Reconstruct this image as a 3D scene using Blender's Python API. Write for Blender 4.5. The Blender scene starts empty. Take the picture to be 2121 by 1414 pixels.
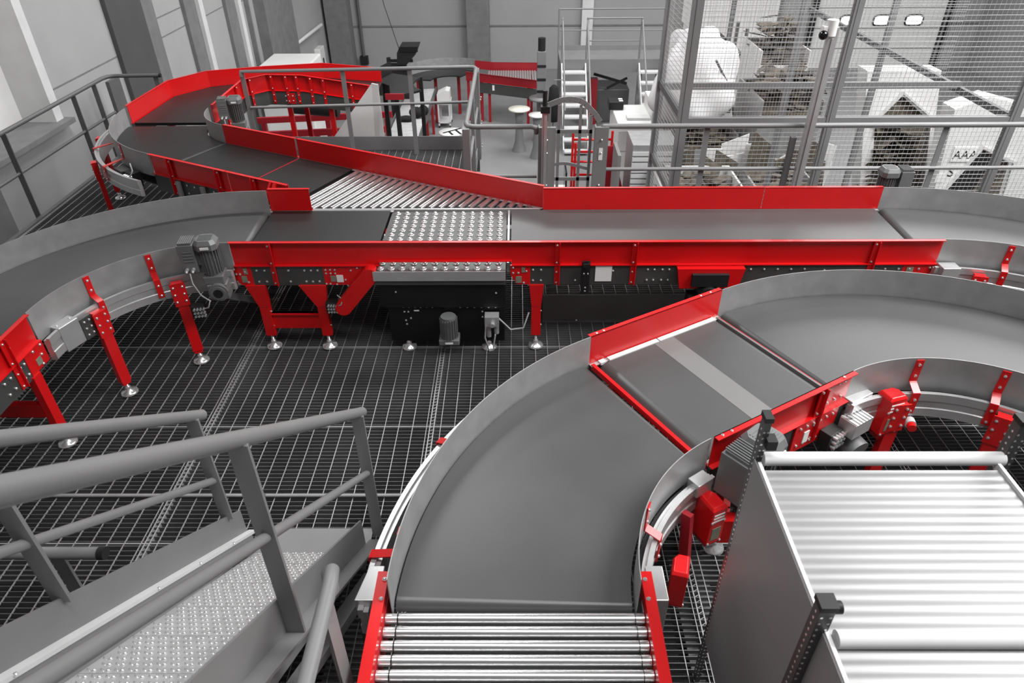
import bpy, math, random
from mathutils import Vector as V, Matrix
random.seed(4)
S = bpy.context.scene
COL = S.collection
PI = math.pi

# ---------------------------------------------------------------- camera, world, lights, exposure
cd = bpy.data.cameras.new('camera'); cam = bpy.data.objects.new('camera', cd); COL.objects.link(cam)
cR = V((0.99997, 0.0047978, -0.006109)); cU = V((0.0022145, 0.5777425, 0.8162161)); cF = V((-0.0074455, 0.816205, -0.5777145))
cm = Matrix.Identity(4)
for i in range(3):
    cm[i][0] = cR[i]; cm[i][1] = cU[i]; cm[i][2] = -cF[i]
cm.translation = V((0, 0, 3.27))
cam.matrix_world = cm
cd.sensor_width = 36.0; cd.lens = 24.393; cd.clip_start = 0.05; cd.clip_end = 200
cd.dof.use_dof = True; cd.dof.focus_distance = 4.6; cd.dof.aperture_fstop = 5.6
S.camera = cam
S.view_settings.view_transform = 'Standard'; S.view_settings.look = 'None'
S.view_settings.gamma = 1.0; S.view_settings.use_curve_mapping = False
S.view_settings.exposure = 0.0
w = bpy.data.worlds.new('world'); S.world = w; w.use_nodes = True
w.node_tree.nodes['Background'].inputs[0].default_value = (1, 1, 1, 1)
w.node_tree.nodes['Background'].inputs[1].default_value = 0.18

def area(name, loc, target, sx, sy, power, spread=180):
    l = bpy.data.lights.new(name, 'AREA'); l.shape = 'RECTANGLE'; l.size = sx; l.size_y = sy; l.energy = power; l.spread = math.radians(spread)
    o = bpy.data.objects.new(name, l); COL.objects.link(o); o.location = loc
    o.rotation_euler = (V(target) - V(loc)).to_track_quat('-Z', 'Y').to_euler()
    return o
area('unseen_hall_light', (5.8, 2.6, 6.6), (3.0, 2.4, 0), 2.4, 6.0, 360, 100)
area('unseen_hall_light', (6.8, 5.6, 6.8), (6.4, 12.5, -0.5), 5.0, 3.5, 1300)  # unseen light, added to brighten the fronts of the stores behind the cage
area('unseen_hall_light', (9.0, 13.5, 7.0), (7.5, 12.0, 0), 8.0, 9.0, 1500)  # no known fitting; added so its reflection puts sheen on the right-hand belts
area('unseen_hall_light', (1.0, 16.5, 6.4), (0.8, 18, -2), 6.0, 3.0, 560)
area('unseen_hall_light', (-2.6, 12.5, 6.8), (-6, 12, 0), 1.2, 7.0, 260)
area('unseen_hall_light', (-1.8, 7.6, 6.6), (-2.3, 10.4, 0), 3.0, 0.8, 380)  # added to brighten the folded panel and rear red rails, no lamp known here
area('unseen_hall_light', (0.2, 1.0, 6.9), (0.4, 1.6, 0), 4.5, 0.9, 105, 110)  # unseen light added above stair and near rollers for their highlights

# ---------------------------------------------------------------- materials
def mat(name, srgb, rough=0.5, metal=0.0, var=0.08, scale=6.0, bump=0.0, emit=0.0, stretch=None, rvar=0.0, coat=0.0):
    lin = [((c / 255) / 12.92 if c / 255 <= 0.04045 else ((c / 255 + 0.055) / 1.055) ** 2.4) for c in srgb]
    m = bpy.data.materials.new(name); m.use_nodes = True
    nt = m.node_tree; b = nt.nodes['Principled BSDF']
    b.inputs['Roughness'].default_value = rough; b.inputs['Metallic'].default_value = metal
    if coat: b.inputs['Coat Weight'].default_value = coat
    tc = nt.nodes.new('ShaderNodeTexCoord'); no = nt.nodes.new('ShaderNodeTexNoise')
    no.inputs['Scale'].default_value = scale; no.inputs['Detail'].default_value = 5
    if stretch:
        mp = nt.nodes.new('ShaderNodeMapping'); mp.inputs['Scale'].default_value = stretch
        nt.links.new(tc.outputs['Object'], mp.inputs[0]); nt.links.new(mp.outputs[0], no.inputs['Vector'])
    else:
        nt.links.new(tc.outputs['Object'], no.inputs['Vector'])
    cr = nt.nodes.new('ShaderNodeValToRGB')
    cr.color_ramp.elements[0].position = 0.3; cr.color_ramp.elements[1].position = 0.7
    cr.color_ramp.elements[0].color = [max(0, c * (1 - var)) for c in lin] + [1]
    cr.color_ramp.elements[1].color = [min(1, c * (1 + var)) for c in lin] + [1]
    nt.links.new(no.outputs['Fac'], cr.inputs[0]); nt.links.new(cr.outputs[0], b.inputs['Base Color'])
    if rvar:
        mr = nt.nodes.new('ShaderNodeMapRange'); mr.inputs['To Min'].default_value = max(0.02, rough - rvar); mr.inputs['To Max'].default_value = rough + rvar
        nt.links.new(no.outputs['Fac'], mr.inputs['Value']); nt.links.new(mr.outputs[0], b.inputs['Roughness'])
    if bump:
        bp = nt.nodes.new('ShaderNodeBump'); bp.inputs['Strength'].default_value = bump; bp.inputs['Distance'].default_value = 0.01
        nt.links.new(no.outputs['Fac'], bp.inputs['Height']); nt.links.new(bp.outputs[0], b.inputs['Normal'])
    if emit:
        b.inputs['Emission Color'].default_value = lin + [1]; b.inputs['Emission Strength'].default_value = emit
    return m
RED = mat('red_powder_coat', (208, 16, 20), 0.32, 0, 0.05, 3, coat=0.2)
BELT = mat('black_rubber_belt', (72, 72, 72), 0.38, 0, 0.10, 2.2, rvar=0.05)
BELTD = mat('dark_rubber_belt', (24, 24, 24), 0.42, 0, 0.12, 2.2, rvar=0.05)
GALV = mat('galvanised_sheet', (158, 158, 158), 0.48, 0.35, 0.10, 9, rvar=0.08)
GALVD = mat('dull_zinc_panel', (92, 93, 92), 0.40, 0.55, 0.10, 5, rvar=0.08)
ALU = mat('aluminium', (196, 196, 196), 0.34, 0.6, 0.05, 12, rvar=0.06)
CHROME = mat('bright_steel', (228, 228, 228), 0.2, 0.75, 0.03, 8)
ROLL = mat('roller_steel', (214, 214, 214), 0.27, 0.95, 0.04, 6, stretch=(1, 12, 12))
BLACK = mat('black_panel', (13, 13, 13), 0.45, 0, 0.1, 5)
RUBBER = mat('black_plastic', (22, 22, 22), 0.55, 0, 0.1, 9)
MOTOR = mat('grey_motor_paint', (108, 109, 109), 0.42, 0.1, 0.07, 12)
PAINT = mat('grey_steel_paint', (124, 124, 124), 0.42, 0.0, 0.05, 4)
PAINTD = mat('dark_grey_paint', (88, 88, 88), 0.45, 0.0, 0.06, 4)
TREAD = mat('tread_plate_steel', (186, 186, 186), 0.4, 0.3, 0.10, 14, rvar=0.08)
WIRE = mat('zinc_wire', (200, 200, 200), 0.35, 0.5, 0.04, 8)
GRATE = mat('grating_steel', (166, 166, 166), 0.42, 0.4, 0.18, 3, rvar=0.1)
GRATEX = mat('grating_bar_steel', (106, 106, 106), 0.5, 0.3, 0.25, 2, rvar=0.1)
SHEET = mat('bright_aluminium_sheet', (142, 142, 142), 0.42, 0.45, 0.05, 4, stretch=(0.6, 14, 1), rvar=0.05)
PANEL = mat('grey_sheet_panel', (140, 140, 140), 0.42, 0.1, 0.05, 2, rvar=0.05)
WHITE = mat('white_paint', (222, 222, 220), 0.45, 0, 0.04, 3)
WALL = mat('wall_panel_paint', (158, 158, 158), 0.75, 0, 0.05, 1.2)
WALLD = mat('concrete_column', (112, 112, 112), 0.85, 0, 0.12, 5)
STEELC = mat('dark_steel_column_paint', (74, 74, 74), 0.6, 0, 0.06, 3)
WALLB = mat('rear_wall_paint', (150, 150, 150), 0.8, 0, 0.04, 0.8)
TRIMW = mat('light_trim_paint', (205, 205, 205), 0.6, 0, 0.05, 4)
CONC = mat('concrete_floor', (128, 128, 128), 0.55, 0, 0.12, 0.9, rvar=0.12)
CONC_SHADE = mat('shade_toned_concrete', (46, 46, 46), 0.8, 0, 0.15, 2)  # concrete darkened to carry the shade below the mezzanine
PAPER = mat('white_paper', (232, 232, 230), 0.7, 0, 0.02, 8)
FOIL = mat('white_plastic_film', (238, 238, 238), 0.4, 0, 0.04, 3, bump=0.5)
CARD = mat('crumpled_brown_card', (92, 84, 74), 0.9, 0, 0.45, 10, bump=0.6)
CLOTH = mat('black_cloth', (20, 20, 22), 0.9, 0, 0.2, 14, bump=0.4)
TAPE = mat('grey_belt_tape', (108, 108, 107), 0.45, 0, 0.05, 5)
CABLE = mat('cable_sleeve', (150, 150, 150), 0.5, 0, 0.05, 6)
LABEL = mat('olive_label', (128, 128, 112), 0.5, 0, 0.15, 40)
SCREEN = mat('dark_glass', (10, 11, 12), 0.1, 0, 0.02, 4)
REDP = mat('faded_red_paint', (150, 22, 34), 0.5, 0, 0.06, 4)
GLASS = mat('daylight_pane', (255, 255, 255), 0.3, 0, 0.0, 1, emit=3.0)

# ---------------------------------------------------------------- mesh collector
class M:
    def __init__(s, xf=None): s.v = []; s.f = []; s.sm = []; s.xf = xf
    def add(s, vs, fs, smooth=False):
        n = len(s.v)
        for p in vs:
            p = V(p); s.v.append(s.xf @ p if s.xf else p)
        for f in fs: s.f.append([n + i for i in f]); s.sm.append(smooth)
        return s
    def box(s, x0, x1, y0, y1, z0, z1):
        return s.add([(x0,y0,z0),(x1,y0,z0),(x1,y1,z0),(x0,y1,z0),(x0,y0,z1),(x1,y0,z1),(x1,y1,z1),(x0,y1,z1)],
                     [(3,2,1,0),(4,5,6,7),(0,1,5,4),(1,2,6,5),(2,3,7,6),(3,0,4,7)])
    def bar(s, p, q, w_, h, up=(0,0,1)):
        p = V(p); q = V(q); d = (q - p).normalized(); up = V(up)
        a = d.cross(up)
        if a.length < 1e-4: a = d.cross(V((1,0,0)))
        a.normalize(); b = a.cross(d).normalized(); a = a * w_ / 2; b = b * h / 2
        c = [p-a-b, p+a-b, p+a+b, p-a+b, q-a-b, q+a-b, q+a+b, q-a+b]
        return s.add(c, [(0,1,2,3),(7,6,5,4),(0,4,5,1),(1,5,6,2),(2,6,7,3),(3,7,4,0)])
    def cyl(s, p, q, r, n=14, r2=None):
        p = V(p); q = V(q); d = (q - p).normalized(); r2 = r if r2 is None else r2
        a = d.cross(V((0,0,1)));
        if a.length < 1e-4: a = V((1,0,0))
        a.normalize(); b = d.cross(a)
        A = []; B = []
        for i in range(n):
            t = 2*PI*i/n; k = a*math.cos(t) + b*math.sin(t); A.append(p + k*r); B.append(q + k*r2)
        s.add(A + B, [(i, (i+1) % n, n + (i+1) % n, n + i) for i in range(n)], True)
        s.add(A, [list(range(n))[::-1]]); s.add(B, [list(range(n))])
        return s
    def tube(s, pts, r, n=12, closed=False):
        pts = [V(p) for p in pts]; rings = []; m = len(pts); prev = None
        for i, p in enumerate(pts):
            if closed: d = (pts[(i+1) % m] - pts[i-1]).normalized()
            elif i == 0: d = (pts[1] - p).normalized()
            elif i == m-1: d = (p - pts[-2]).normalized()
            else: d = ((pts[i+1]-p).normalized() + (p-pts[i-1]).normalized()).normalized()
            if prev is None:
                a = d.cross(V((0,0,1)))
                if a.length < 1e-3: a = d.cross(V((1,0,0)))
            else: a = prev - d * prev.dot(d)
            a.normalize(); prev = a; b = d.cross(a)
            rings.append([p + (a*math.cos(2*PI*k/n) + b*math.sin(2*PI*k/n))*r for k in range(n)])
        vs = [x for R in rings for x in R]; fs = []
        for i in range(m if closed else m-1):
            j = (i+1) % m
            for k in range(n): fs.append((i*n+k, i*n+(k+1) % n, j*n+(k+1) % n, j*n+k))
        s.add(vs, fs, True)
        if not closed: s.add(rings[0], [list(range(n))]); s.add(rings[-1], [list(range(n))[::-1]])
        return s
    def prism(s, poly, vec):
        n = len(poly); vec = V(vec); P = [V(p) for p in poly]
        s.add(P + [p + vec for p in P], [list(range(n))[::-1], list(range(n, 2*n))] + [(i, (i+1) % n, n+(i+1) % n, n+i) for i in range(n)])
        return s
    def rev(s, C, prof, a0, a1, n=48, smooth=True):
        """sweep a closed (r,z) profile round the vertical axis at C from angle a0 to a1 (degrees)"""
        k = len(prof); rows = []
        for i in range(n+1):
            t = math.radians(a0 + (a1-a0)*i/n); c, sn = math.cos(t), math.sin(t)
            rows.append([(C[0]+r*c, C[1]+r*sn, z) for r, z in prof])
        for j in range(k):
            j2 = (j+1) % k; vs = []
            for R in rows: vs += [R[j], R[j2]]
            s.add(vs, [(2*i, 2*i+1, 2*i+3, 2*i+2) for i in range(n)], smooth)
        s.add(rows[0], [list(range(k))]); s.add(rows[-1], [list(range(k))[::-1]])
        return s
    def lathe(s, c, prof, n=20):
        """full revolution of an open (r,z) profile, z relative to c"""
        vs = []; k = len(prof)
        for i in range(n):
            t = 2*PI*i/n
            vs += [(c[0]+r*math.cos(t), c[1]+r*math.sin(t), c[2]+z) for r, z in prof]
        fs = [(i*k+j, ((i+1) % n)*k+j, ((i+1) % n)*k+j+1, i*k+j+1) for i in range(n) for j in range(k-1)]
        return s.add(vs, fs, True)
    def ball(s, c, r, nu=12, nv=8, sz=(1,1,1)):
        vs = []
        for j in range(nv+1):
            ph = PI*j/nv
            for i in range(nu):
                t = 2*PI*i/nu
                vs.append((c[0]+r*sz[0]*math.sin(ph)*math.cos(t), c[1]+r*sz[1]*math.sin(ph)*math.sin(t), c[2]+r*sz[2]*math.cos(ph)))
        return s.add(vs, [(j*nu+i, j*nu+(i+1) % nu, (j+1)*nu+(i+1) % nu, (j+1)*nu+i) for j in range(nv) for i in range(nu)], True)
    def build(s, name, m, parent=None, bevel=0.0, **props):
        me = bpy.data.meshes.new(name)
        off = OFF.get(parent.name, V((0,0,0))) if parent else V((0,0,0))
        me.from_pydata([tuple(p - off) for p in s.v], [], s.f)
        me.polygons.foreach_set('use_smooth', s.sm); me.update()
        me.materials.append(m)
        o = bpy.data.objects.new(name, me); COL.objects.link(o)
        if parent: o.parent = parent
        OFF[o.name] = off
        if bevel:
            b = o.modifiers.new('bevel', 'BEVEL'); b.width = bevel; b.segments = 2; b.limit_method = 'ANGLE'
        for k, v_ in props.items(): o[k] = v_
        return o
OFF = {}
def thing(name, label, cat, loc=(0,0,0), group=None):
    o = bpy.data.objects.new(name, None); COL.objects.link(o); o.location = loc
    o.empty_display_size = 0.1
    o['label'] = label; o['category'] = cat
    if group: o['group'] = group
    OFF[o.name] = V(loc)
    return o
def tag(o, label, cat, group=None):
    o['label'] = label; o['category'] = cat
    if group: o['group'] = group
    return o
def struct(name, m_, mat_):
    return m_.build(name, mat_, kind='structure')
def link_copy(o, parent, name=None):
    c = o.copy(); COL.objects.link(c); c.parent = parent
    return c
_bm = {}
def bolts(parent, pts, d, r=0.011, name='bolt'):
    """round-headed bolts, each an object of its own sharing one mesh per size"""
    key = round(r, 4)
    if key not in _bm:
        mm = M(); mm.cyl((0,0,-0.001), (0,0,r*0.55), r, 10); mm.cyl((0,0,r*0.55), (0,0,r*0.95), r*0.9, 10, r*0.45)
        me = bpy.data.meshes.new('bolt'); me.from_pydata([tuple(p) for p in mm.v], [], mm.f); me.polygons.foreach_set('use_smooth', mm.sm); me.materials.append(CHROME)
        _bm[key] = me
    off = OFF[parent.name]; rot = V(d).to_track_quat('Z', 'Y').to_euler()
    for p in pts:
        o = bpy.data.objects.new(name, _bm[key]); COL.objects.link(o); o.parent = parent
        o.location = V(p) - off; o.rotation_euler = rot; OFF[o.name] = off

def foot(parent, x, y, z=0.0, h=0.13, r=0.062):
    m_ = M().lathe((x, y, z), [(0.0, 0.0), (r, 0.0), (r, 0.008), (r*0.85, 0.02), (r*0.35, 0.032), (0.02, 0.05), (0.02, 0.06), (0.011, 0.064), (0.011, h), (0, h)], 18)
    o = m_.build('levelling_foot', CHROME, parent)
    return o
def leg(root, x, y, zt, dirv=(0, -1), w_=0.075, d=0.045, zf=0.0, plate=True, m_=None):
    """upright with a bolted head plate and a levelling foot; dirv is the way the plate faces"""
    f = V((dirv[0], dirv[1], 0)).normalized(); a = V((-f.y, f.x, 0))
    mm = M()
    def bx(cx, w2, d2, z0, z1, fo=0.0):
        c = V((cx[0], cx[1], 0)) + f*fo
        P = [c + a*sx*w2/2 + f*sy*d2/2 for sx, sy in ((-1,-1),(1,-1),(1,1),(-1,1))]
        mm.prism([(p.x, p.y, z0) for p in P], (0, 0, z1-z0))
    bx((x, y), w_, d, zf+0.11, zt)
    bx((x, y), w_*0.8, d*0.8, zf+0.085, zf+0.112)
    if plate: bx((x, y), w_*1.35, 0.008, zt-0.19, zt, d/2+0.004)
    l = mm.build('leg', m_ or RED, root)
    if plate:
        c = V((x, y, 0)) + f*(d/2+0.008)
        bolts(l, [(c + a*sx*w_*0.42 + V((0,0,zt-dz))) for sx in (-1,1) for dz in (0.03, 0.09, 0.15)], f, 0.009)
    foot(l, x, y, zf)
    return l

def P3(r, a, C, z): t = math.radians(a); return V((C[0]+r*math.cos(t), C[1]+r*math.sin(t), z))

def curve(name, label, C, ri, ro, zb, zr, a0, a1, br_in=(), br_out=(), legs_in=(), legs_out=(), belt=None, oo=0.0, zf=0.0, gd=None, group=None):
    root = thing(name, label, 'conveyor', (C[0], C[1], zf), group)
    n = max(16, int(abs(a1-a0)/1.6)); gm = gd or GALV
    sg = 1 if a1 > a0 else -1; e_ = math.degrees(0.012/ro)*sg; m_ = M()
    m_.rev(C, [(ri+0.012, zb-0.03), (ro-0.008, zb-0.03), (ro-0.008, zb), (ri+0.012, zb)], a0+5*e_, a1-5*e_, n)
    for q, k in ((a0, 1), (a1, -1)):   # the belt bending down over its end rollers
        vs = []
        for j, dz in enumerate((0.0, 0.0022, 0.007, 0.016, 0.034)):
            ang = q + k*e_*(5-j); vs += [P3(ri+0.012, ang, C, zb-dz), P3(ro-0.008, ang, C, zb-dz)]
        m_.add(vs, [(2*j, 2*j+1, 2*j+3, 2*j+2) for j in range(4)], True)
    m_.build('belt', belt or BELT, root)
    M().rev(C, [(ri-0.004, zb-0.035), (ri, zb-0.035), (ri, zr), (ri-0.004, zr)], a0, a1, n).build('inner_guard', gm, root)
    M().rev(C, [(ro, zb-0.035), (ro+0.004, zb-0.035), (ro+0.004, zr), (ro, zr)], a0, a1, n).build('outer_guard', gm, root)
    def prof(r, s):   # ribbed aluminium side frame; s=-1 faces the centre
        q = [(0.03,-0.02),(0.05,-0.02),(0.05,-0.006),(0.072,-0.006),(0.072,-0.055),(0.066,-0.06),(0.066,-0.105),(0.072,-0.11),(0.072,-0.165),(0.05,-0.175),(0.03,-0.175)]
        return [(r+s*x, zb+z) for x, z in q]
    M().rev(C, prof(ri, -1), a0, a1, n, False).build('inner_frame', ALU, root)
    M().rev(C, [(ri-0.03, zb-0.06), (ri-0.006, zb-0.06), (ri-0.006, zb-0.05), (ri-0.03, zb-0.05)], a0, a1, n).build('belt_guide', RUBBER, root)
    M().rev(C, prof(ro+oo, 1), a0, a1, n, False).build('outer_frame', ALU, root)
    M().rev(C, [(ri+0.03, zb-0.15), (ro-0.03, zb-0.15), (ro-0.03, zb-0.14), (ri+0.03, zb-0.14)], a0, a1, n).build('under_tray', GALVD, root)
    for s, r, angs, o_ in ((-1, ri, br_in, 0), (1, ro, br_out, oo)):
        for a in angs:
            p = [P3(r+s*0.008, a, C, zr-0.012), P3(r+s*0.008, a, C, zb+0.035), P3(r+s*(0.08+o_), a, C, zb+0.004), P3(r+s*(0.08+o_), a, C, zb-0.14)]
            t = math.radians(a); rad = V((math.cos(t), math.sin(t), 0)); tan = V((-math.sin(t), math.cos(t), 0))
            mm = M()
            for i in range(3): mm.bar(p[i], p[i+1], 0.006, 0.042, up=tan)
            b = mm.build('guard_bracket', RED, root)
            bolts(b, [p[0]+rad*s*0.003-V((0,0,0.03)), p[1]+rad*s*0.003+V((0,0,0.04)), p[3]+rad*s*0.003+V((0,0,0.02)), p[3]+rad*s*0.003+V((0,0,0.10))], rad*s, 0.009)
    for s, r, angs in ((-1, ri, legs_in), (1, ro+oo, legs_out)):
        for a in angs:
            q = P3(r+s*0.105, a, C, 0); t = math.radians(a)
            leg(root, q.x, q.y, zb-0.03, (s*math.cos(t), s*math.sin(t)), zf=zf)
    return root

class Axis:
    """local frame along a straight conveyor: s along, t to its left"""
    def __init__(s, S0, ang): s.o = V((S0[0], S0[1], 0)); t = math.radians(ang); s.u = V((math.cos(t), math.sin(t), 0)); s.n = V((-math.sin(t), math.cos(t), 0))
    def p(s, a, b, z): q = s.o + s.u*a + s.n*b; return V((q.x, q.y, z))
    def box(s, m_, a0, a1, b0, b1, z0, z1):
        m_.prism([s.p(a0,b0,z0), s.p(a1,b0,z0), s.p(a1,b1,z0), s.p(a0,b1,z0)], (0,0,z1-z0)); return m_
def rail(root, ax, a0, a1, t, side, zb, zr, posts=(), m_=RED, lip=0.032, frame=True, fr=None):
    """red folded side rail on the side `side` (+1 left, -1 right) with the zinc frame panel below"""
    mm = M(); o = side
    ax.box(mm, a0, a1, min(t, t+o*0.005), max(t, t+o*0.005), zb-0.005, zr)
    ax.box(mm, a0, a1, min(t, t+o*lip), max(t, t+o*lip), zr-0.006, zr)
    ax.box(mm, a0, a1, min(t, t+o*lip), max(t, t+o*lip), zb-0.006, zb)
    r = mm.build('side_rail', m_, root)
    if frame:
        f0, f1 = fr or (a0, a1)
        mm = M(); ax.box(mm, f0, f1, min(t+o*0.004, t+o*0.018), max(t+o*0.004, t+o*0.018), zb-0.175, zb-0.008)
        mm.build('frame_panel', GALVD, root)
        mm = M(); ax.box(mm, f0, f1, min(t-o*0.03, t+o*0.024), max(t-o*0.03, t+o*0.024), zb-0.008, zb-0.003); mm.build('frame_edge', ALU, root)
    for a in posts:
        mm = M(); ax.box(mm, a-0.02, a+0.02, min(t+o*0.019, t+o*0.026), max(t+o*0.019, t+o*0.026), zb-0.17, zr-0.008)
        ax.box(mm, a+0.014, a+0.02, min(t+o*0.006, t+o*0.045), max(t+o*0.006, t+o*0.045), zb-0.17, zr-0.008)
        b = mm.build('stiffener', m_, root)
        bolts(b, [ax.p(a-0.004, t+o*0.026, z) for z in (zr-0.03, zb+0.02, zb-0.06, zb-0.15)], ax.n*o, 0.008)
    return r
def gear_motor(root, loc, yaw, k=1.0, lab=None):
    """vertical gear motor: finned body, chamfered fan cowl, terminal box with vents, gearbox with bored output"""
    xf = Matrix.Translation(loc) @ Matrix.Rotation(yaw, 4, 'Z') @ Matrix.Scale(k, 4)
    m_ = M(xf)
    m_.cyl((0,0,0.06), (0,0,0.30), 0.062, 20)
    for i in range(20):
        t = 2*PI*i/20; c, s = math.cos(t), math.sin(t)
        m_.bar((0.068*c, 0.068*s, 0.08), (0.068*c, 0.068*s, 0.28), 0.005, 0.018, up=(c, s, 0))
    o = m_.build('gear_motor', MOTOR, root)
    m_ = M(xf); a, b = 0.082, 0.05
    oct_ = [(a,-b),(a,b),(b,a),(-b,a),(-a,b),(-a,-b),(-b,-a),(b,-a)]
    m_.prism([(x,y,0.285) for x,y in oct_], (0,0,0.045))
    lo = [(x,y,0.33) for x,y in oct_]; hi = [(x*0.78,y*0.78,0.36) for x,y in oct_]
    m_.add(lo+hi, [(i,(i+1)%8,8+(i+1)%8,8+i) for i in range(8)] + [list(range(8,16))])
    for i in range(-3, 4): m_.box(-0.05, 0.05, i*0.014-0.003, i*0.014+0.003, 0.36, 0.363)
    m_.build('fan_cowl', MOTOR, o)
    m_ = M(xf); m_.box(-0.20, -0.085, -0.07, 0.07, 0.11, 0.335); m_.box(-0.19, -0.095, -0.06, 0.06, 0.335, 0.35); m_.box(-0.09,-0.05,-0.03,0.03,0.15,0.28)
    for i in range(4): m_.box(-0.17, -0.10, -0.074, -0.069, 0.20+i*0.025, 0.21+i*0.025)
    for i in range(7): m_.box(-0.185+i*0.0145, -0.179+i*0.0145, -0.066, 0.066, 0.35, 0.358)
    t = m_.build('terminal_box', MOTOR, o, bevel=0.003)
    m_ = M(xf)
    for x in (-0.165, -0.12): m_.cyl((x,-0.07,0.14), (x,-0.10,0.14), 0.014, 10); m_.cyl((x,-0.10,0.14), (x,-0.115,0.13), 0.010, 10)
    m_.build('cable_gland', ALU, o)
    m_ = M(xf); m_.box(-0.075,0.075,-0.075,0.075,0.0,0.065); m_.box(-0.06,0.09,-0.09,0.03,-0.13,0.0); m_.cyl((0.02,-0.11,-0.06),(0.02,0.05,-0.06),0.072,20); m_.cyl((0.02,-0.118,-0.06),(0.02,-0.108,-0.06),0.055,18)
    g = m_.build('gearbox', MOTOR, o, bevel=0.006)
    m_ = M(xf); m_.cyl((0.02,-0.122,-0.06),(0.02,-0.116,-0.06),0.036,16); m_.build('output_bore', RUBBER, o)
    m_ = M(xf); m_.box(-0.03,0.03,-0.0905,-0.084,0.30,0.318); m_.build('name_plate', PAPER, o)
    m_ = M(xf); m_.tube([(-0.14,-0.115,0.13),(-0.13,-0.15,0.06),(-0.10,-0.14,-0.05),(-0.05,-0.12,-0.12)], 0.006, 8); m_.build('motor_cable', CABLE, o)
    return o
def junction(root, loc, yaw, k=1.0, name='terminal_block'):
    xf = Matrix.Translation(loc) @ Matrix.Rotation(yaw, 4, 'Z') @ Matrix.Scale(k, 4)
    m_ = M(xf); m_.box(-0.075,0.02,-0.03,0.03,-0.05,0.05)
    o = m_.build(name, RUBBER, root, bevel=0.003)
    m_ = M(xf)
    for i in range(4):
        for j in range(3): m_.cyl((-0.05+i*0.022,-0.03,0.03-j*0.028),(-0.05+i*0.022,-0.052,0.03-j*0.028),0.009,8)
    m_.build('plug', CHROME, o)
    m_ = M(xf); m_.tube([(0.02,-0.04,0.03),(0.06,-0.06,0.05),(0.075,-0.04,0.09),(0.03,-0.02,0.12)],0.005,8); m_.build('cable_loop', CABLE, o)
    return o

# ---------------------------------------------------------------- building shell
ZF = -2.6
struct('floor', M().box(-6.2, 15, -3, 24, ZF-0.2, ZF), CONC)
struct('floor.001', M().box(-5.9, 7, -2.5, 6.5, ZF, ZF+0.02), CONC_SHADE)  # same floor; shade under the grating put in as a darker slab
struct('ceiling', M().box(-6.2, 15, -1.5, 24, 7.4, 7.6), WALLD)
struct('wall_back', M().box(-6.2, 15, 23.8, 24.0, ZF, 7.4), WALLB)
struct('wall_right', M().box(14.6, 14.8, -1.5, 24, ZF, 7.4), WALLB)
# left wall with one window niche and one sill
m_ = M()
for a in ((-6.2,-6.0,-3,7.55,ZF,7.4),(-6.2,-6.0,9.15,24,ZF,7.4),(-6.2,-6.0,7.55,9.15,ZF,0.35)): m_.box(*a)
struct('wall_left', m_, WALL)
struct('window_1', M().box(-6.5,-6.42,7.55,9.15,0.36,7.4), WHITE)
struct('trim_1', M().box(-6.42,-5.98,8.99,9.15,0.42,7.4).box(-6.42,-5.98,7.55,7.66,0.42,7.4), TRIMW)
struct('trim_2', M().box(-6.42,-5.86,7.5,9.2,0.36,0.42), WALLD)
struct('trim_3', M().box(-6.02,-5.985,6.9,7.55,ZF,7.4), WALLD)
struct('trim_4', M().box(-6.0,-5.93,10.95,12.0,ZF,7.4), STEELC)
struct('trim_5', M().box(-6.0,-5.95,12.02,12.42,ZF,7.4), WALLD)
struct('trim_6', M().box(-6.0,-5.93,13.54,14.02,ZF,7.4).box(-6.0,-5.93,15.5,16.02,ZF,7.4), WALLD)
struct('trim_7', M().box(-6.0,-5.86,14.02,14.2,ZF,7.4).box(-6.0,-5.86,16.02,16.2,ZF,7.4), TRIMW)
struct('trim_8', M().box(-6.0,-5.75,17.3,19.5,ZF,7.4).box(-6.0,-5.9,16.72,16.78,ZF,7.4), WALLD)
struct('trim_9', M().box(-5.9,-5.2,23.2,23.8,ZF,7.4), WALLD)
struct('trim_10', M().box(-1.55,-0.85,23.3,23.8,ZF,7.4), WALLD)
struct('trim_11', M().box(-5.2,14.6,23.77,23.8,-1.3,-1.26), WALLD)
struct('trim_12', M().box(2.05,2.4,23.6,23.8,ZF,7.4), TRIMW)
struct('trim_13', M().box(5.0,5.15,23.7,23.8,ZF,7.4).box(6.7,6.85,23.7,23.8,ZF,7.4).box(8.2,8.32,23.7,23.8,ZF,7.4), WALLD)
m_ = M()
for y0, y1, z in ((-1,7.5,0.84),(9.16,10.94,0.78),(12.43,13.53,0.72),(12.43,13.53,1.02),(14.21,15.49,0.70),(16.21,16.7,0.62)): m_.box(-6.0,-5.994,y0,y1,z-0.008,z+0.008)
struct('trim_15', m_, WALLD)
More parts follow.
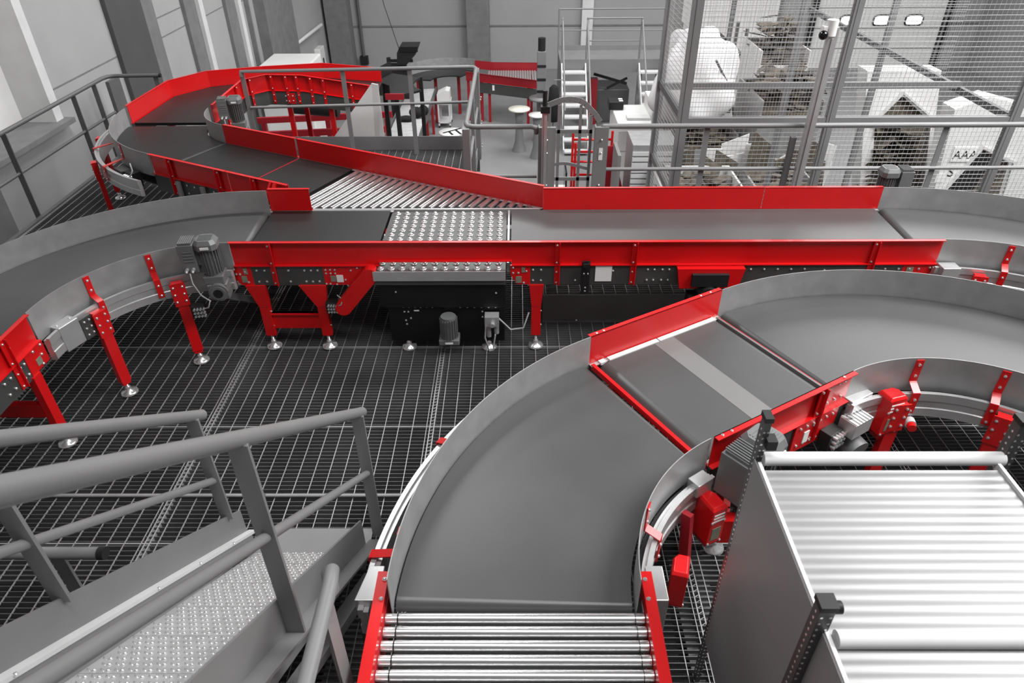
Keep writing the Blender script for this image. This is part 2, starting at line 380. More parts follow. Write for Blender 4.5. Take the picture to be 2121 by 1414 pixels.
# sectional gates on the rear wall
struct('door_1', M().box(5.2,8.2,23.72,23.8,ZF,3.2), WHITE)
d2 = struct('door_2', M().box(9.4,13.4,23.72,23.8,ZF,3.2), WHITE)
for i, x in enumerate((10.45, 11.5, 12.5)):
    m_ = M(); pts = []
    for k in range(20):
        t = 2*PI*k/20; c, s = math.cos(t), math.sin(t)
        pts.append((x + 0.27*math.copysign(abs(c)**0.5, c), 23.70, -1.17 + 0.15*math.copysign(abs(s)**0.5, s)))
    m_.prism(pts, (0, 0.03, 0)); m_.build('window_pane', GLASS, d2)
    M().tube(pts, 0.03, 6, True).build('window_seal', RUBBER, d2)
m_ = M()
for z in (-2.0, -1.4, -0.8, -0.2, 0.4): m_.box(9.4,13.4,23.71,23.72,z-0.01,z+0.01)
m_.build('panel_seam', WALLD, d2)
struct('trim_14', M().box(13.4,13.6,23.6,23.8,ZF,7.4).box(9.2,9.4,23.6,23.8,ZF,7.4), RUBBER)

# ---------------------------------------------------------------- mezzanine: open steel grating on beams
X0, X1, Y0, Y1, Y2 = -5.2, 6.4, -0.6, 6.66, 9.05
m_ = M(); y = Y0
while y < Y2:
    m_.box(X0, X1 if y < Y1 else -0.52, y-0.0016, y+0.0016, -0.032, -0.001); y += 0.0335
struct('grating_bars', m_, GRATEX)
m_ = M(); x = X0; k = 0
while x < X1:
    m_.box(x-0.0022, x+0.0022, Y0, Y2 if x < -0.52 else Y1, -0.008, 0.0); x += 0.0972
struct('grating_rods', m_, GRATE)
m_ = M()
for sx in (-5.2, -3.705, -2.15, -0.595, 0.96, 2.515, 4.07):
    ye = Y2 if sx < -0.6 else Y1
    for dx in (-0.014, 0.014): m_.box(sx+dx-0.0032, sx+dx+0.0032, Y0, ye, -0.033, 0.001)
    y = Y0
    while y < ye: m_.bar((sx-0.014, y, -0.003), (sx+0.014, y+0.0168, -0.003), 0.003, 0.004); y += 0.0335
for sy in (0.6, 1.62, 2.60, 3.6, 4.55, 5.6):
    m_.box(X0, X1, sy-0.0035, sy+0.0035, -0.033, 0.0005)
struct('grating_edges', m_, GRATE)
m_ = M()
for sx, w_ in ((-4.1,0.2),(-2.06,0.26),(-1.12,0.2),(0.96,0.2),(2.5,0.2)):
    m_.box(sx-w_/2, sx+w_/2, Y0, Y1, -0.06, -0.045); m_.box(sx-0.006, sx+0.006, Y0, Y1, -0.24, -0.06); m_.box(sx-w_/2, sx+w_/2, Y0, Y1, -0.255, -0.24)
for sy in (2.62, 4.6, 6.5):
    m_.box(X0, X1, sy-0.09, sy+0.09, -0.275, -0.26); m_.box(X0, X1, sy-0.006, sy+0.006, -0.5, -0.275)
struct('floor_beam', m_, PAINTD)
struct('floor_edge', M().box(X0-0.05,X0,Y0,Y2,-0.3,0.02).box(-0.5,X1,Y1,Y1+0.03,-0.3,0.01).box(X0,-0.5,Y2,Y2+0.04,-0.3,0.01), PAINTD)
struct('baseboard_rear', M().box(-3.3,-0.55,9.06,9.075,0.0,0.185), PAINT)
struct('baseboard_side', M().box(-0.515,-0.50,6.7,9.06,0.0,0.15), PAINT)

# ---------------------------------------------------------------- the level conveyor across the middle
ZB, ZR = 0.745, 0.937
def gusset_leg(root, x, wl, wr, y=4.545, zt=0.575):
    """leg with a tapering head: wl/wr are how far the head reaches to either side"""
    m_ = M(); pl = [(x-wl,y,zt),(x-0.037,y,0.385),(x-0.037,y,0.115),(x+0.037,y,0.115),(x+0.037,y,0.385),(x+wr,y,zt)]
    m_.prism(pl, (0, 0.05, 0)); l = m_.build('leg', RED, root)
    M().box(x-0.038,x+0.038,y-0.001,y+0.051,0.383,0.387).build('sleeve_joint', REDP, l)
    foot(l, x, y+0.02); bolts(l, [(x+0.038, y+0.025, z) for z in (0.33, 0.2)], (1,0,0), 0.007)
    return l
# c3: the curve at the left
C3 = (-2.12, 3.615)
c3 = curve('belt_curve_conveyor', 'belt curve conveyor at the left with grey guards, gear motor at its inner edge', C3, 0.945, 1.89, ZB, ZR, 180, 90,
           br_in=(124, 150), br_out=(112, 135, 158), legs_in=(116, 154.5), legs_out=(104, 152))
gear_motor(c3, (-2.215, 4.43, 0.70), 0.15, 0.95)
junction(c3, (-2.33, 4.33, 0.50), 0.2)
xf = Matrix.Translation((-3.0, 3.80, 0.66)) @ Matrix.Rotation(math.radians(70), 4, 'Z')
m_ = M(xf); m_.box(-0.075,0.075,-0.045,0.045,-0.10,0.085); b_ = m_.build('end_box', ALU, c3, bevel=0.004)
m_ = M(xf); m_.box(0.075,0.16,-0.05,-0.035,-0.10,0.06); m_.build('mounting_plate', GALVD, b_)
bolts(b_, [xf @ V((x,-0.05,z)) for x in (0.10,0.14) for z in (-0.07,-0.02,0.03)], (0.94,-0.34,0), 0.009)
bolts(b_, [xf @ V((x,0,0.085)) for x in (-0.05,0.05)], (0,0,1), 0.008)
# straight feeding c3 from the bottom left
ax = Axis((-3.5375, 1.7), 90)
t = thing('belt_conveyor', 'straight belt conveyor at the left picture edge with red rail and red tapered leg', 'conveyor', (-3.5375, 2.6, 0))
m_ = M(); ax.box(m_, 0, 1.90, -0.465, 0.465, ZB-0.03, ZB); m_.build('belt', BELT, t)
rail(t, ax, 0, 1.90, -0.4725, -1, ZB, ZR, posts=(1.62, 0.7), fr=(0, 1.72)); rail(t, ax, 0, 1.90, 0.4725, 1, ZB, ZR, posts=(1.4, 0.5))
m_ = M(); ax.box(m_, 1.72, 1.91, -0.495, -0.4775, ZB-0.16, ZB-0.006); e_ = m_.build('end_plate', RED, t)
bolts(e_, [ax.p(s, -0.495, z) for s, z in ((1.88,0.72),(1.86,0.66),(1.80,0.72),(1.84,0.60))], -ax.n, 0.010)
m_ = M(); ax.box(m_, 1.795,1.845,-0.498,-0.495,0.61,0.66); m_.build('type_label', LABEL, e_)
bolts(t, [ax.p(s, -0.492, z) for s in (1.5, 1.56, 1.66, 1.70) for z in (0.70, 0.62)], -ax.n, 0.010)
for s in (1.74, 0.5):
    leg(t, -3.055, 1.7+s, ZB-0.16, (1, 0), plate=False)
    leg(t, -4.02, 1.7+s, ZB-0.16, (-1, 0), plate=False)
    M().bar((-3.06,1.7+s,0.30),(-4.0,1.7+s,0.30),0.05,0.10).build('cross_beam', RED, t)
bl = M(); bl.box(-3.064,-3.060,2.55,2.68,0.60,0.71); bl.build('notice_sheet', PAPER, t)

ax = Axis((0, 5.055), 0)
# unit: short belt with rails
t = thing('belt_conveyor', 'short dark belt conveyor with slanted red chain guard, beside the ball table', 'conveyor', (-1.6, 5.055, 0))
m_ = M(); ax.box(m_, -2.10, -1.085, -0.465, 0.465, ZB-0.03, ZB); m_.build('belt', BELTD, t)
rail(t, ax, -2.12, -1.03, -0.475, -1, ZB, ZR, posts=(-1.83,), fr=(-2.0, -1.46))
rail(t, ax, -2.12, -1.765, 0.475, 1, ZB, ZR, posts=(), fr=(-2.12, -1.06))
m_ = M(); m_.prism([(-2.155,4.56,0.738),(-2.155,4.56,0.665),(-2.10,4.56,0.575),(-2.0,4.56,0.575),(-2.0,4.56,0.738)][::-1], (0,0.015,0)); e_ = m_.build('end_plate', RED, t)
bolts(e_, [(-2.13,4.56,0.71),(-2.12,4.56,0.67),(-2.09,4.56,0.67),(-2.05,4.56,0.69),(-2.04,4.56,0.60)], (0,-1,0), 0.009)
M().box(-2.085,-2.045,4.556,4.56,0.60,0.655).build('type_label', LABEL, e_); M().box(-2.06,-2.03,4.556,4.56,0.67,0.72).build('type_label', LABEL, e_)
m_ = M(); m_.box(-1.46,-1.06,4.56,4.575,0.575,0.738); e_ = m_.build('drive_plate', RED, t)
bolts(e_, [(-1.44+i*0.035,4.56,z) for i in range(3) for z in (0.705,0.675)] + [(-1.2,4.56,0.72),(-1.25,4.56,0.70),(-1.45,4.56,0.585),(-1.42,4.56,0.585),(-1.37,4.56,0.58),(-1.30,4.56,0.62)], (0,-1,0), 0.008)
M().box(-1.41,-1.37,4.556,4.56,0.605,0.655).build('type_label', LABEL, e_); w_ = M().box(-1.365,-1.315,4.556,4.56,0.60,0.66).build('warning_label', PAPER, e_)
bolts(t, [(x,4.561,z) for x in (-1.96,-1.9,-1.72,-1.60,-1.55,-1.50) for z in (0.70,0.605)], (0,-1,0), 0.009)
m_ = M(); A = V((-1.095,4.555,0.695)); B = V((-1.335,4.555,0.405)); d_ = (B-A).normalized(); n_ = V((-d_.z,0,d_.x)); pts = []
for c_, s0 in ((A, 0), (B, PI)):
    for k in range(9):
        th = s0 + PI*k/8 ; pts.append(c_ + (n_*math.cos(th) - d_*math.sin(th))*0.062)
m_.prism(pts, (0,-0.075,0)); m_.build('chain_guard', RED, t, bevel=0.006)
junction(t, (-1.40,4.53,0.40), 0.0, 0.95)
gusset_leg(t, -1.965, 0.105, 0.045); gusset_leg(t, -1.515, 0.145, 0.06)
gusset_leg(t, -1.965, 0.08, 0.05, 5.52); gusset_leg(t, -1.515, 0.08, 0.05, 5.52)
M().box(-1.935,-1.545,4.565,4.60,0.175,0.315).box(-1.935,-1.545,4.55,4.60,0.305,0.315).build('cross_beam', RED, t)
M().bar((-1.98,4.75,0.30),(-2.25,4.52,0.52),0.035,0.05).build('diagonal_brace', PAINTD, t)
# unit: ball transfer table with black lift cabinet
t = thing('ball_transfer_table', 'ball transfer table between the belts, black lift cabinet beneath it', 'conveyor', (-0.57, 5.0, 0))
m_ = M(); m_.box(-1.07,-0.085,4.485,5.515,ZB-0.03,ZB-0.012); m_.build('table_plate', GALVD, t)
rail(t, ax, -1.03, -0.04, -0.475, -1, ZB+0.035, ZR, frame=False)
m_ = M(); m_.box(-1.07,-0.085,4.475,4.485,0.655,ZB-0.012).box(-0.075,-0.06,4.59,5.52,0.66,ZB); m_.build('front_apron', ALU, t)
M().box(-1.07,-0.085,4.487,4.50,0.615,0.655).build('apron_lip', GALVD, t)
m_ = M(); m_.lathe((0,0,0), [(0,0.0),(0.026,0.0),(0.026,0.006),(0.019,0.008)], 14); m_.ball((0,0,0.006), 0.0185, 12, 8)
me = m_.build('ball_caster', CHROME); me_mesh = me.data; bpy.data.objects.remove(me)
rows = [5.472 - 0.0795*i for i in range(13)]; hid = M()
for j, y in enumerate(rows):
    for i in range(12):
        x = -1.015 + i*0.0795
        if j < 7 or j == 12:
            o = bpy.data.objects.new('ball_caster', me_mesh); COL.objects.link(o); o.parent = t; o.location = V((x, y, ZB-0.012)) - V((-0.57,5.0,0)); OFF[o.name] = OFF[t.name]
        else: hid.lathe((x,y,ZB-0.012), [(0,0.0),(0.026,0.0),(0.026,0.006),(0.019,0.008)], 8); hid.ball((x,y,ZB-0.006), 0.0185, 8, 6)
hid.build('ball_casters', CHROME, t, kind='stuff')
cab = M().box(-1.05,-0.09,4.51,5.50,0.40,0.64).box(-1.0,-0.10,4.53,5.48,0.075,0.41).build('lift_cabinet', BLACK, t, bevel=0.004)
bolts(cab, [(-0.88+i*0.045,4.53,0.395) for i in range(6)] + [(-0.44+i*0.055,4.53,0.392) for i in range(6)] + [(-0.875,4.53,0.35),(-0.845,4.53,0.35),(-0.87,4.53,0.27),(-0.865,4.53,0.235),(-0.83,4.53,0.29),(-0.27,4.53,0.35),(-0.27,4.53,0.30),(-0.92,4.51,0.54),(-0.16,4.51,0.53)], (0,-1,0), 0.008)
M().box(-0.80,-0.76,4.527,4.53,0.355,0.365).build('cabinet_label', PAPER, cab)
m_ = M(); m_.cyl((-0.53,4.46,0.16),(-0.53,4.46,0.355),0.058,18)
for i in range(20):
    a_ = 2*PI*i/20; c_, s_ = math.cos(a_), math.sin(a_); m_.bar((-0.53+0.063*c_,4.46+0.063*s_,0.17),(-0.53+0.063*c_,4.46+0.063*s_,0.34),0.004,0.014,up=(c_,s_,0))
mo = m_.build('lift_motor', MOTOR, t); M().box(-0.61,-0.45,4.40,4.52,0.115,0.165).build('motor_foot', MOTOR, mo, bevel=0.008); M().box(-0.56,-0.50,4.397,4.40,0.13,0.145).build('name_plate', PAPER, mo)
m_ = M(); m_.box(-0.25,-0.14,4.43,4.51,0.27,0.36).cyl((-0.22,4.47,0.27),(-0.22,4.47,0.16),0.02,10).cyl((-0.16,4.47,0.27),(-0.16,4.47,0.19),0.02,10).cyl((-0.19,4.43,0.30),(-0.19,4.40,0.30),0.018,12)
va = m_.build('air_regulator', ALU, t, bevel=0.003)
m_ = M(); m_.tube([(-0.14,4.46,0.33),(-0.05,4.44,0.24),(0.05,4.45,0.25),(0.09,4.5,0.36)],0.007,8); m_.build('air_hose', CABLE, va)
m_ = M(); m_.tube([(-0.24,4.44,0.30),(-0.25,4.42,0.18),(-0.22,4.42,0.05),(-0.19,4.42,0.06),(-0.17,4.43,0.2)],0.007,8); m_.build('air_hose', CABLE, va)
for x in (-0.868, -0.225): foot(t, x, 4.55, 0, 0.09)
for x in (-0.868, -0.225): foot(t, x, 5.40, 0, 0.09)
# unit: long belt
t = thing('belt_conveyor', 'long straight grey belt conveyor between tall red rails, white sheet on its side panel', 'conveyor', (1.5, 5.055, 0))
m_ = M(); ax.box(m_, -0.045, 3.06, -0.465, 0.465, ZB-0.03, ZB); m_.build('belt', BELT, t)
rail(t, ax, -0.04, 3.12, -0.475, -1, ZB, ZR, posts=(0.30, 0.868, 2.63), fr=(0.10, 2.98))
rail(t, ax, 0.225, 2.09, 0.475, 1, ZB, ZR, posts=(0.6, 1.4)); rail(t, ax, 2.096, 3.09, 0.475, 1, ZB, ZR, posts=(2.7,))
m_ = M(); m_.prism([(-0.05,4.56,0.738),(-0.05,4.56,0.66),(0.0,4.56,0.575),(0.10,4.56,0.575),(0.10,4.56,0.738)][::-1], (0,0.015,0)); e_ = m_.build('end_plate', RED, t)
bolts(e_, [(-0.03,4.56,0.72),(-0.03,4.56,0.675),(0.01,4.56,0.675),(0.07,4.56,0.69),(0.05,4.56,0.59)], (0,-1,0), 0.009)
M().box(-0.01,0.035,4.556,4.56,0.59,0.645).build('type_label', LABEL, e_); M().box(0.035,0.06,4.556,4.56,0.68,0.725).build('type_label', LABEL, e_)
m_ = M(); m_.box(2.88,3.13,4.56,4.575,0.62,0.738); e_ = m_.build('end_plate', RED, t)
bolts(e_, [(2.93,4.56,0.70),(3.0,4.56,0.70),(3.08,4.56,0.71),(3.1,4.56,0.66),(2.98,4.56,0.66)], (0,-1,0), 0.009); M().box(2.91,2.96,4.556,4.56,0.66,0.715).build('type_label', LABEL, e_)
bolts(t, [(x,4.561,z) for x in (0.12,0.18,0.98,1.03,1.09,1.14) for z in (0.70,0.61)] + [(0.44,4.561,0.61),(0.72,4.561,0.69)] + [(1.75+i*0.1,4.561,0.70) for i in range(5)] + [(2.3,4.561,0.69),(2.75,4.561,0.70),(2.85,4.561,0.70)], (0,-1,0), 0.009)
M().box(0.588,0.712,4.556,4.562,0.602,0.738).build('notice_sheet', PAPER, t)
m_ = M(); m_.box(0.485,0.545,4.535,4.562,0.50,0.775).box(0.49,0.54,4.50,4.535,0.745,0.775).box(0.50,0.53,4.52,4.535,0.74,0.79); b_ = m_.build('sensor_bracket', RUBBER, t)
bolts(b_, [(0.50,4.535,0.68),(0.53,4.535,0.68),(0.515,4.535,0.56),(0.515,4.535,0.53)], (0,-1,0), 0.007)
m_ = M(); m_.prism([(1.19,4.50,0.735),(1.69,4.50,0.735),(1.66,4.50,0.57),(1.52,4.50,0.57),(1.47,4.50,0.63),(1.40,4.50,0.63),(1.35,4.50,0.57),(1.22,4.50,0.57)][::-1], (0,0.06,0)); d_ = m_.build('drive_bracket', RED, t)
m_ = M(); m_.box(1.30,1.57,4.47,4.50,0.60,0.70).cyl((1.44,4.44,0.52),(1.44,4.6,0.52),0.08,18).box(1.30,1.58,4.46,4.6,0.36,0.50); m_.build('drive_pulley', RUBBER, d_)
gusset_leg(t, 0.148, 0.055, 0.055); gusset_leg(t, 2.6, 0.055, 0.055); gusset_leg(t, 0.148, 0.055, 0.055, 5.52); gusset_leg(t, 2.6, 0.055, 0.055, 5.52)
# c4: curve leaving at the right
c4 = curve('belt_curve_conveyor', 'belt curve conveyor at the right edge leaving the long red railed belt', (3.09, 3.245), 1.335, 2.285, ZB, ZR, 90, 15,
           br_in=(69, 40), br_out=(70, 45), legs_in=(76, 35), legs_out=(80, 30))
m_ = M(); m_.box(3.12,3.25,4.46,4.56,0.61,0.755); b_ = m_.build('end_box', ALU, c4, bevel=0.004)
M().box(3.25,3.33,4.50,4.515,0.60,0.72).build('mounting_plate', GALVD, b_); bolts(b_, [(3.27,4.50,0.69),(3.31,4.50,0.69),(3.27,4.50,0.63),(3.31,4.50,0.63)], (0,-1,0), 0.009)
gear_motor(c4, (3.21, 5.74, 0.69), PI, 0.95)
# step platform beneath the long belt
t = thing('step_platform', 'low grey step platform with grating top beneath the long red railed belt', 'platform', (0.95, 5.4, 0))
M().box(0.215,1.72,4.93,4.945,0.0,0.25).box(0.215,1.72,4.90,4.93,0.0,0.012).box(0.215,0.23,4.945,5.9,0,0.25).box(1.705,1.72,4.945,5.9,0,0.25).build('kick_plate', PAINT, t)
m_ = M(); y = 4.95
while y < 5.9: m_.box(0.215,1.72,y-0.0015,y+0.0015,0.225,0.25); y += 0.033
x = 0.24
while x < 1.72: m_.box(x-0.002,x+0.002,4.945,5.9,0.244,0.252); x += 0.097
m_.build('step_grating', GRATE, t)
bolts(t, [(0.5,4.9,0.02),(1.3,4.9,0.02)], (0,-1,0), 0.012)

# ---------------------------------------------------------------- the near conveyor: rollers, curve, short belt, curve
ZB2, ZR2 = 0.80, 0.992
C1 = (1.381, 1.641); C2 = (2.2194, 2.2207)
c1 = curve('belt_curve_conveyor', 'large belt curve conveyor nearest the viewer, above the roller section', C1, 0.91, 1.881, ZB2, ZR2, 180, 120.6,
           br_in=(155,), br_out=(151.5, 172.5), legs_in=(), legs_out=(), oo=0.07)
for a in (128, 168):
    q = P3(1.72, a, C1, 0); leg(c1, q.x, q.y, 0.66, (math.cos(math.radians(a)), math.sin(math.radians(a))), plate=False)
c2 = curve('belt_curve_conveyor', 'wide grey belt curve conveyor in the right half, beyond the taped belt', C2, 0.838, 1.8095, ZB2, ZR2, 120.6, 8,
           br_in=(90.6, 61), br_out=(), legs_in=(98, 56), legs_out=(100, 60))
# c1 fittings
M().box(0.532,0.605,1.665,1.83,0.56,0.825).build('end_box', ALU, c1, bevel=0.004)
m_ = M(); m_.prism([(-0.655,1.665,0.70),(-0.557,1.665,0.70),(-0.557,1.83,0.70),(-0.62,1.83,0.70)], (0,0,0.125)); m_.build('end_box', ALU, c1, bevel=0.003)
M().box(-0.655,-0.557,1.665,1.80,0.50,0.70).build('end_box_skirt', GALVD, c1)
gear_motor(c1, (1.165, 2.41, 0.62), math.radians(40), 1.12)
def drive_cover(root, c, yaw, w_, d, h, nm='drive_cover'):
    xf = Matrix.Translation(c) @ Matrix.Rotation(yaw, 4, 'Z'); m_ = M(xf)
    sec = [(-w_/2,-d/2),(w_/2,-d/2),(w_/2,d/2*0.4),(w_/2*0.5,d/2),(-w_/2,d/2)]
    m_.prism([(x,y,-h*0.42) for x,y in sec], (0,0,h*0.92))
    lo = [(x,y,h*0.5) for x,y in sec]; ti = [(x*0.8,y*0.8,h*0.56) for x,y in sec]
    m_.add(lo+ti, [(i,(i+1)%5,5+(i+1)%5,5+i) for i in range(5)]+[list(range(5,10))])
    lo = [(x,y,-h*0.42) for x,y in sec]; ti = [(x*0.5,y*0.6,-h*0.62) for x,y in sec]
    m_.add(lo+ti, [(5+i,5+(i+1)%5,(i+1)%5,i) for i in range(5)]+[list(range(5,10))[::-1]])
    o = m_.build(nm, RED, root, bevel=0.004)
    m_ = M(xf)
    for i in range(3): m_.box(-w_*0.36,w_*0.36,-d/2-0.002,-d/2+0.001,h*0.36-i*0.022,h*0.36+0.010-i*0.022)
    m_.build('cover_text', PAPER, o)
    M(xf).box(-w_*0.3,w_*0.3,-d/2-0.0025,-d/2,-h*0.3,h*0.02).build('type_label', LABEL, o)
    bolts(o, [xf @ V((sx*w_*0.42,-d/2,z)) for sx in (-1,1) for z in (-h*0.38,h*0.2)], xf.to_3x3() @ V((0,-1,0)), 0.007)
    return o
drive_cover(c1, (0.93, 2.27, 0.60), math.radians(25), 0.085, 0.13, 0.26)
drive_cover(c1, (0.74, 1.985, 0.50), math.radians(75), 0.12, 0.075, 0.24)
M(Matrix.Translation((0.875,2.33,0.80)) @ Matrix.Rotation(math.radians(35),4,'Z')).box(-0.05,0.05,-0.035,0.035,-0.06,0.02).build('sensor_box', ALU, c1, bevel=0.003)
junction(c1, (1.03, 2.36, 0.46), 0.9, 0.9)
M().bar((0.80,2.20,0.72),(0.83,2.17,0.30),0.05,0.03,up=(0.7,0.7,0)).bar((0.83,2.17,0.40),(0.78,2.03,0.40),0.04,0.04).build('drive_arm', REDP, c1)
M().box(1.0,1.08,2.27,2.33,0.42,0.58).build('sensor_flag', RED, c1)
# c2 fittings
drive_cover(c2, (2.075, 2.965, 0.67), math.radians(18), 0.115, 0.10, 0.27)
M(Matrix.Translation((1.875,2.985,0.755)) @ Matrix.Rotation(math.radians(30),4,'Z')).box(-0.085,0.085,-0.05,0.05,-0.12,0.05).build('end_box', ALU, c2, bevel=0.003)
# short taped belt between the curves
HA = 30.625; ax = Axis((1.381 + 1.3955*math.cos(math.radians(120.625)), 1.641 + 1.3955*math.sin(math.radians(120.625))), HA)
t = thing('belt_conveyor', 'short grey belt conveyor crossed by one lighter tape strip, between two red rails', 'conveyor', (ax.p(0.5,0,0).x, ax.p(0.5,0,0).y, 0))
m_ = M(); ax.box(m_, 0.10, 0.945, -0.465, 0.445, ZB2-0.03, ZB2+0.001)
for q, k in ((0.10, -1), (0.945, 1)):
    vs = []
    for j, dz in enumerate((0.0, 0.0022, 0.007, 0.016, 0.034)): vs += [ax.p(q+k*0.012*j, -0.465, ZB2+0.001-dz), ax.p(q+k*0.012*j, 0.445, ZB2+0.001-dz)]
    m_.add(vs, [(2*j, 2*j+1, 2*j+3, 2*j+2) for j in range(4)], True)
m_.build('belt', BELT, t)
m_ = M(); ax.box(m_, 0.46, 0.61, -0.465, 0.445, ZB2+0.001, ZB2+0.0022); m_.build('tape_strip', TAPE, t)
rail(t, ax, 0.0, 1.02, 0.4857, 1, ZB2, ZR2, posts=(0.1, 0.85)); rail(t, ax, 0.02, 1.02, -0.4857, -1, ZB2, ZR2, posts=(0.77,))
for a0_, a1_ in ((0.06,0.10),(0.125,0.50),(0.51,0.97)):
    m_ = M(); ax.box(m_, a0_, a1_, 0.447, 0.480, ZB2-0.01, ZB2+0.006); m_.build('guide_strip', TRIMW, t)
m_ = M(); ax.box(m_, 0.004, 0.026, -0.48, 0.47, ZB2-0.03, ZB2+0.004); m_.build('gap_bar', RED, t)
m_ = M(); ax.box(m_, 0.992, 1.004, -0.48, 0.47, ZB2-0.03, ZB2+0.003); m_.build('gap_bar', TAPE, t)
m_ = M(); ax.box(m_, 1.006, 1.013, -0.48, 0.47, ZB2-0.03, ZB2+0.001); m_.build('gap_bar', REDP, t)
bolts(t, [ax.p(s, 0.50, ZR2) for s in (0.05,0.10,0.85,0.93)] + [ax.p(s, -0.50, ZR2) for s in (0.06,0.12,0.93)], (0,0,1), 0.008)
bolts(t, [ax.p(s, -0.491, z) for s in (0.86,0.92,0.97,0.82) for z in (0.95,0.84)], -ax.n, 0.009)
m_ = M(); ax.box(m_, 0.62, 0.95, -0.515, -0.505, 0.60, 0.79); e_ = m_.build('end_plate', RED, t)
bolts(e_, [ax.p(0.66+0.05*i, -0.515, z) for i in range(6) for z in (0.76, 0.64)], -ax.n, 0.008)
m_ = M(); ax.box(m_, 0.70,0.74,-0.519,-0.515,0.64,0.72); m_.build('warning_label', PAPER, e_)
junction(t, (1.745, 2.845, 0.62), math.radians(35), 1.15)
m_ = M(Matrix.Translation((1.86,2.87,0.68)) @ Matrix.Rotation(math.radians(32),4,'Z')); m_.box(-0.075,0.075,-0.05,0.05,-0.05,0.05)
for i in range(6): m_.box(-0.07+i*0.025,-0.06+i*0.025,-0.052,0.052,0.05,0.054)
m_.build('valve_block', ALU, t, bevel=0.003)
m_ = M(); m_.cyl((1.86,2.93,0.52),(1.91,2.83,0.50),0.075,18); m_.build('belt_motor', MOTOR, t)
for s, tt in ((0.25,-0.46),(0.8,0.52),(0.25,0.52)):
    q = ax.p(s, tt, 0); leg(t, q.x, q.y, ZB2-0.16, tuple((ax.n*(-1 if tt < 0 else 1))[:2]), plate=False)
# roller section at the bottom edge
t = thing('roller_conveyor', 'roller conveyor of bright steel rollers at the bottom edge, between red side rails', 'conveyor', (0, 1.1, 0))
for i in range(17):
    y = 1.612 - i*0.0585; x0, x1 = -0.472, 0.500
    m_ = M(); m_.cyl((x0, y, ZB2-0.02), (x1, y, ZB2-0.02), 0.0232, 20); r_ = m_.build('roller', ROLL, t)
    m_ = M(); m_.cyl((x0-0.052, y, ZB2-0.02), (x0-0.006, y, ZB2-0.02), 0.021, 14); m_.build('drive_hub', CHROME, r_)
    m_ = M(); m_.cyl((0.462,y,ZB2-0.02),(0.465,y,ZB2-0.02),0.0237,20); m_.cyl((x0-0.056,y,ZB2-0.02),(x1+0.02,y,ZB2-0.02),0.006,8); m_.build('axle', RUBBER, r_)
for x0, x1 in ((-0.553,-0.528),(0.503,0.528)):
    m_ = M(); m_.box(x0,x1,0.60,1.78,0.66,0.855).box(x0-0.02 if x0 < 0 else x1, x0 if x0 < 0 else x1+0.02,0.60,1.78,0.845,0.855); r_ = m_.build('side_rail', RED, t)
    xm = (x0+x1)/2; bolts(r_, [(xm,y,0.855) for y in (1.74,1.65,1.2)], (0,0,1), 0.009)
M().box(-0.529,-0.525,0.6,1.7,0.70,0.80).build('inner_strip', REDP, t)
M().box(-0.50,0.50,0.6,1.65,0.62,0.63).build('under_tray', GALVD, t)
for x, d_ in ((-0.575,-1),(0.545,1)): leg(t, x, 1.0, 0.68, (d_,0), plate=False)

# ---------------------------------------------------------------- the branch merging from the rear left
F0 = V((0.224, 5.578, 0)); HU = V((-0.894, 0.448, 0)); HN = V((0.448, 0.894, 0))
class Br(Axis):
    def __init__(s): s.o = F0; s.u = HU; s.n = HN
bx = Br()
t = thing('roller_conveyor', 'triangular merge bed of slanted steel rollers beside the ball table', 'conveyor', (-0.9, 5.95, 0))
for i in range(25):
    s_ = 0.12 + i*0.0765
    l_ = min((0.018 + 0.448*s_)/0.894 - 0.03, 0.90)
    if l_ < 0.04: continue
    a_ = bx.p(s_, -0.012, ZB-0.016); b_ = bx.p(s_, -l_, ZB-0.016)
    m_ = M(); m_.cyl(a_, b_, 0.025, 16); r_ = m_.build('roller', ROLL, t)
    m_ = M(); m_.cyl(a_ + HN*0.02, a_, 0.012, 8); m_.cyl(b_, b_ - HN*0.02, 0.012, 8); m_.build('axle', RUBBER, r_)
rail(t, bx, 0.0, 2.05, 0.0, 1, ZB, ZR, posts=(0.8, 1.5))
M().box(-1.76, 0.20, 5.535, 5.56, 0.60, ZB+0.003).build('edge_profile', ALU, t)
m_ = M(); m_.prism([(-1.75,5.57,0.66),(0.1,5.57,0.66),bx.p(1.98,-0.02,0.66)], (0,0,0.01)); m_.build('under_tray', GALVD, t)
for s_ in (0.9, 1.8): q = bx.p(s_, 0.05, 0); leg(t, q.x, q.y, ZB-0.17, (HN.x, HN.y), plate=False)
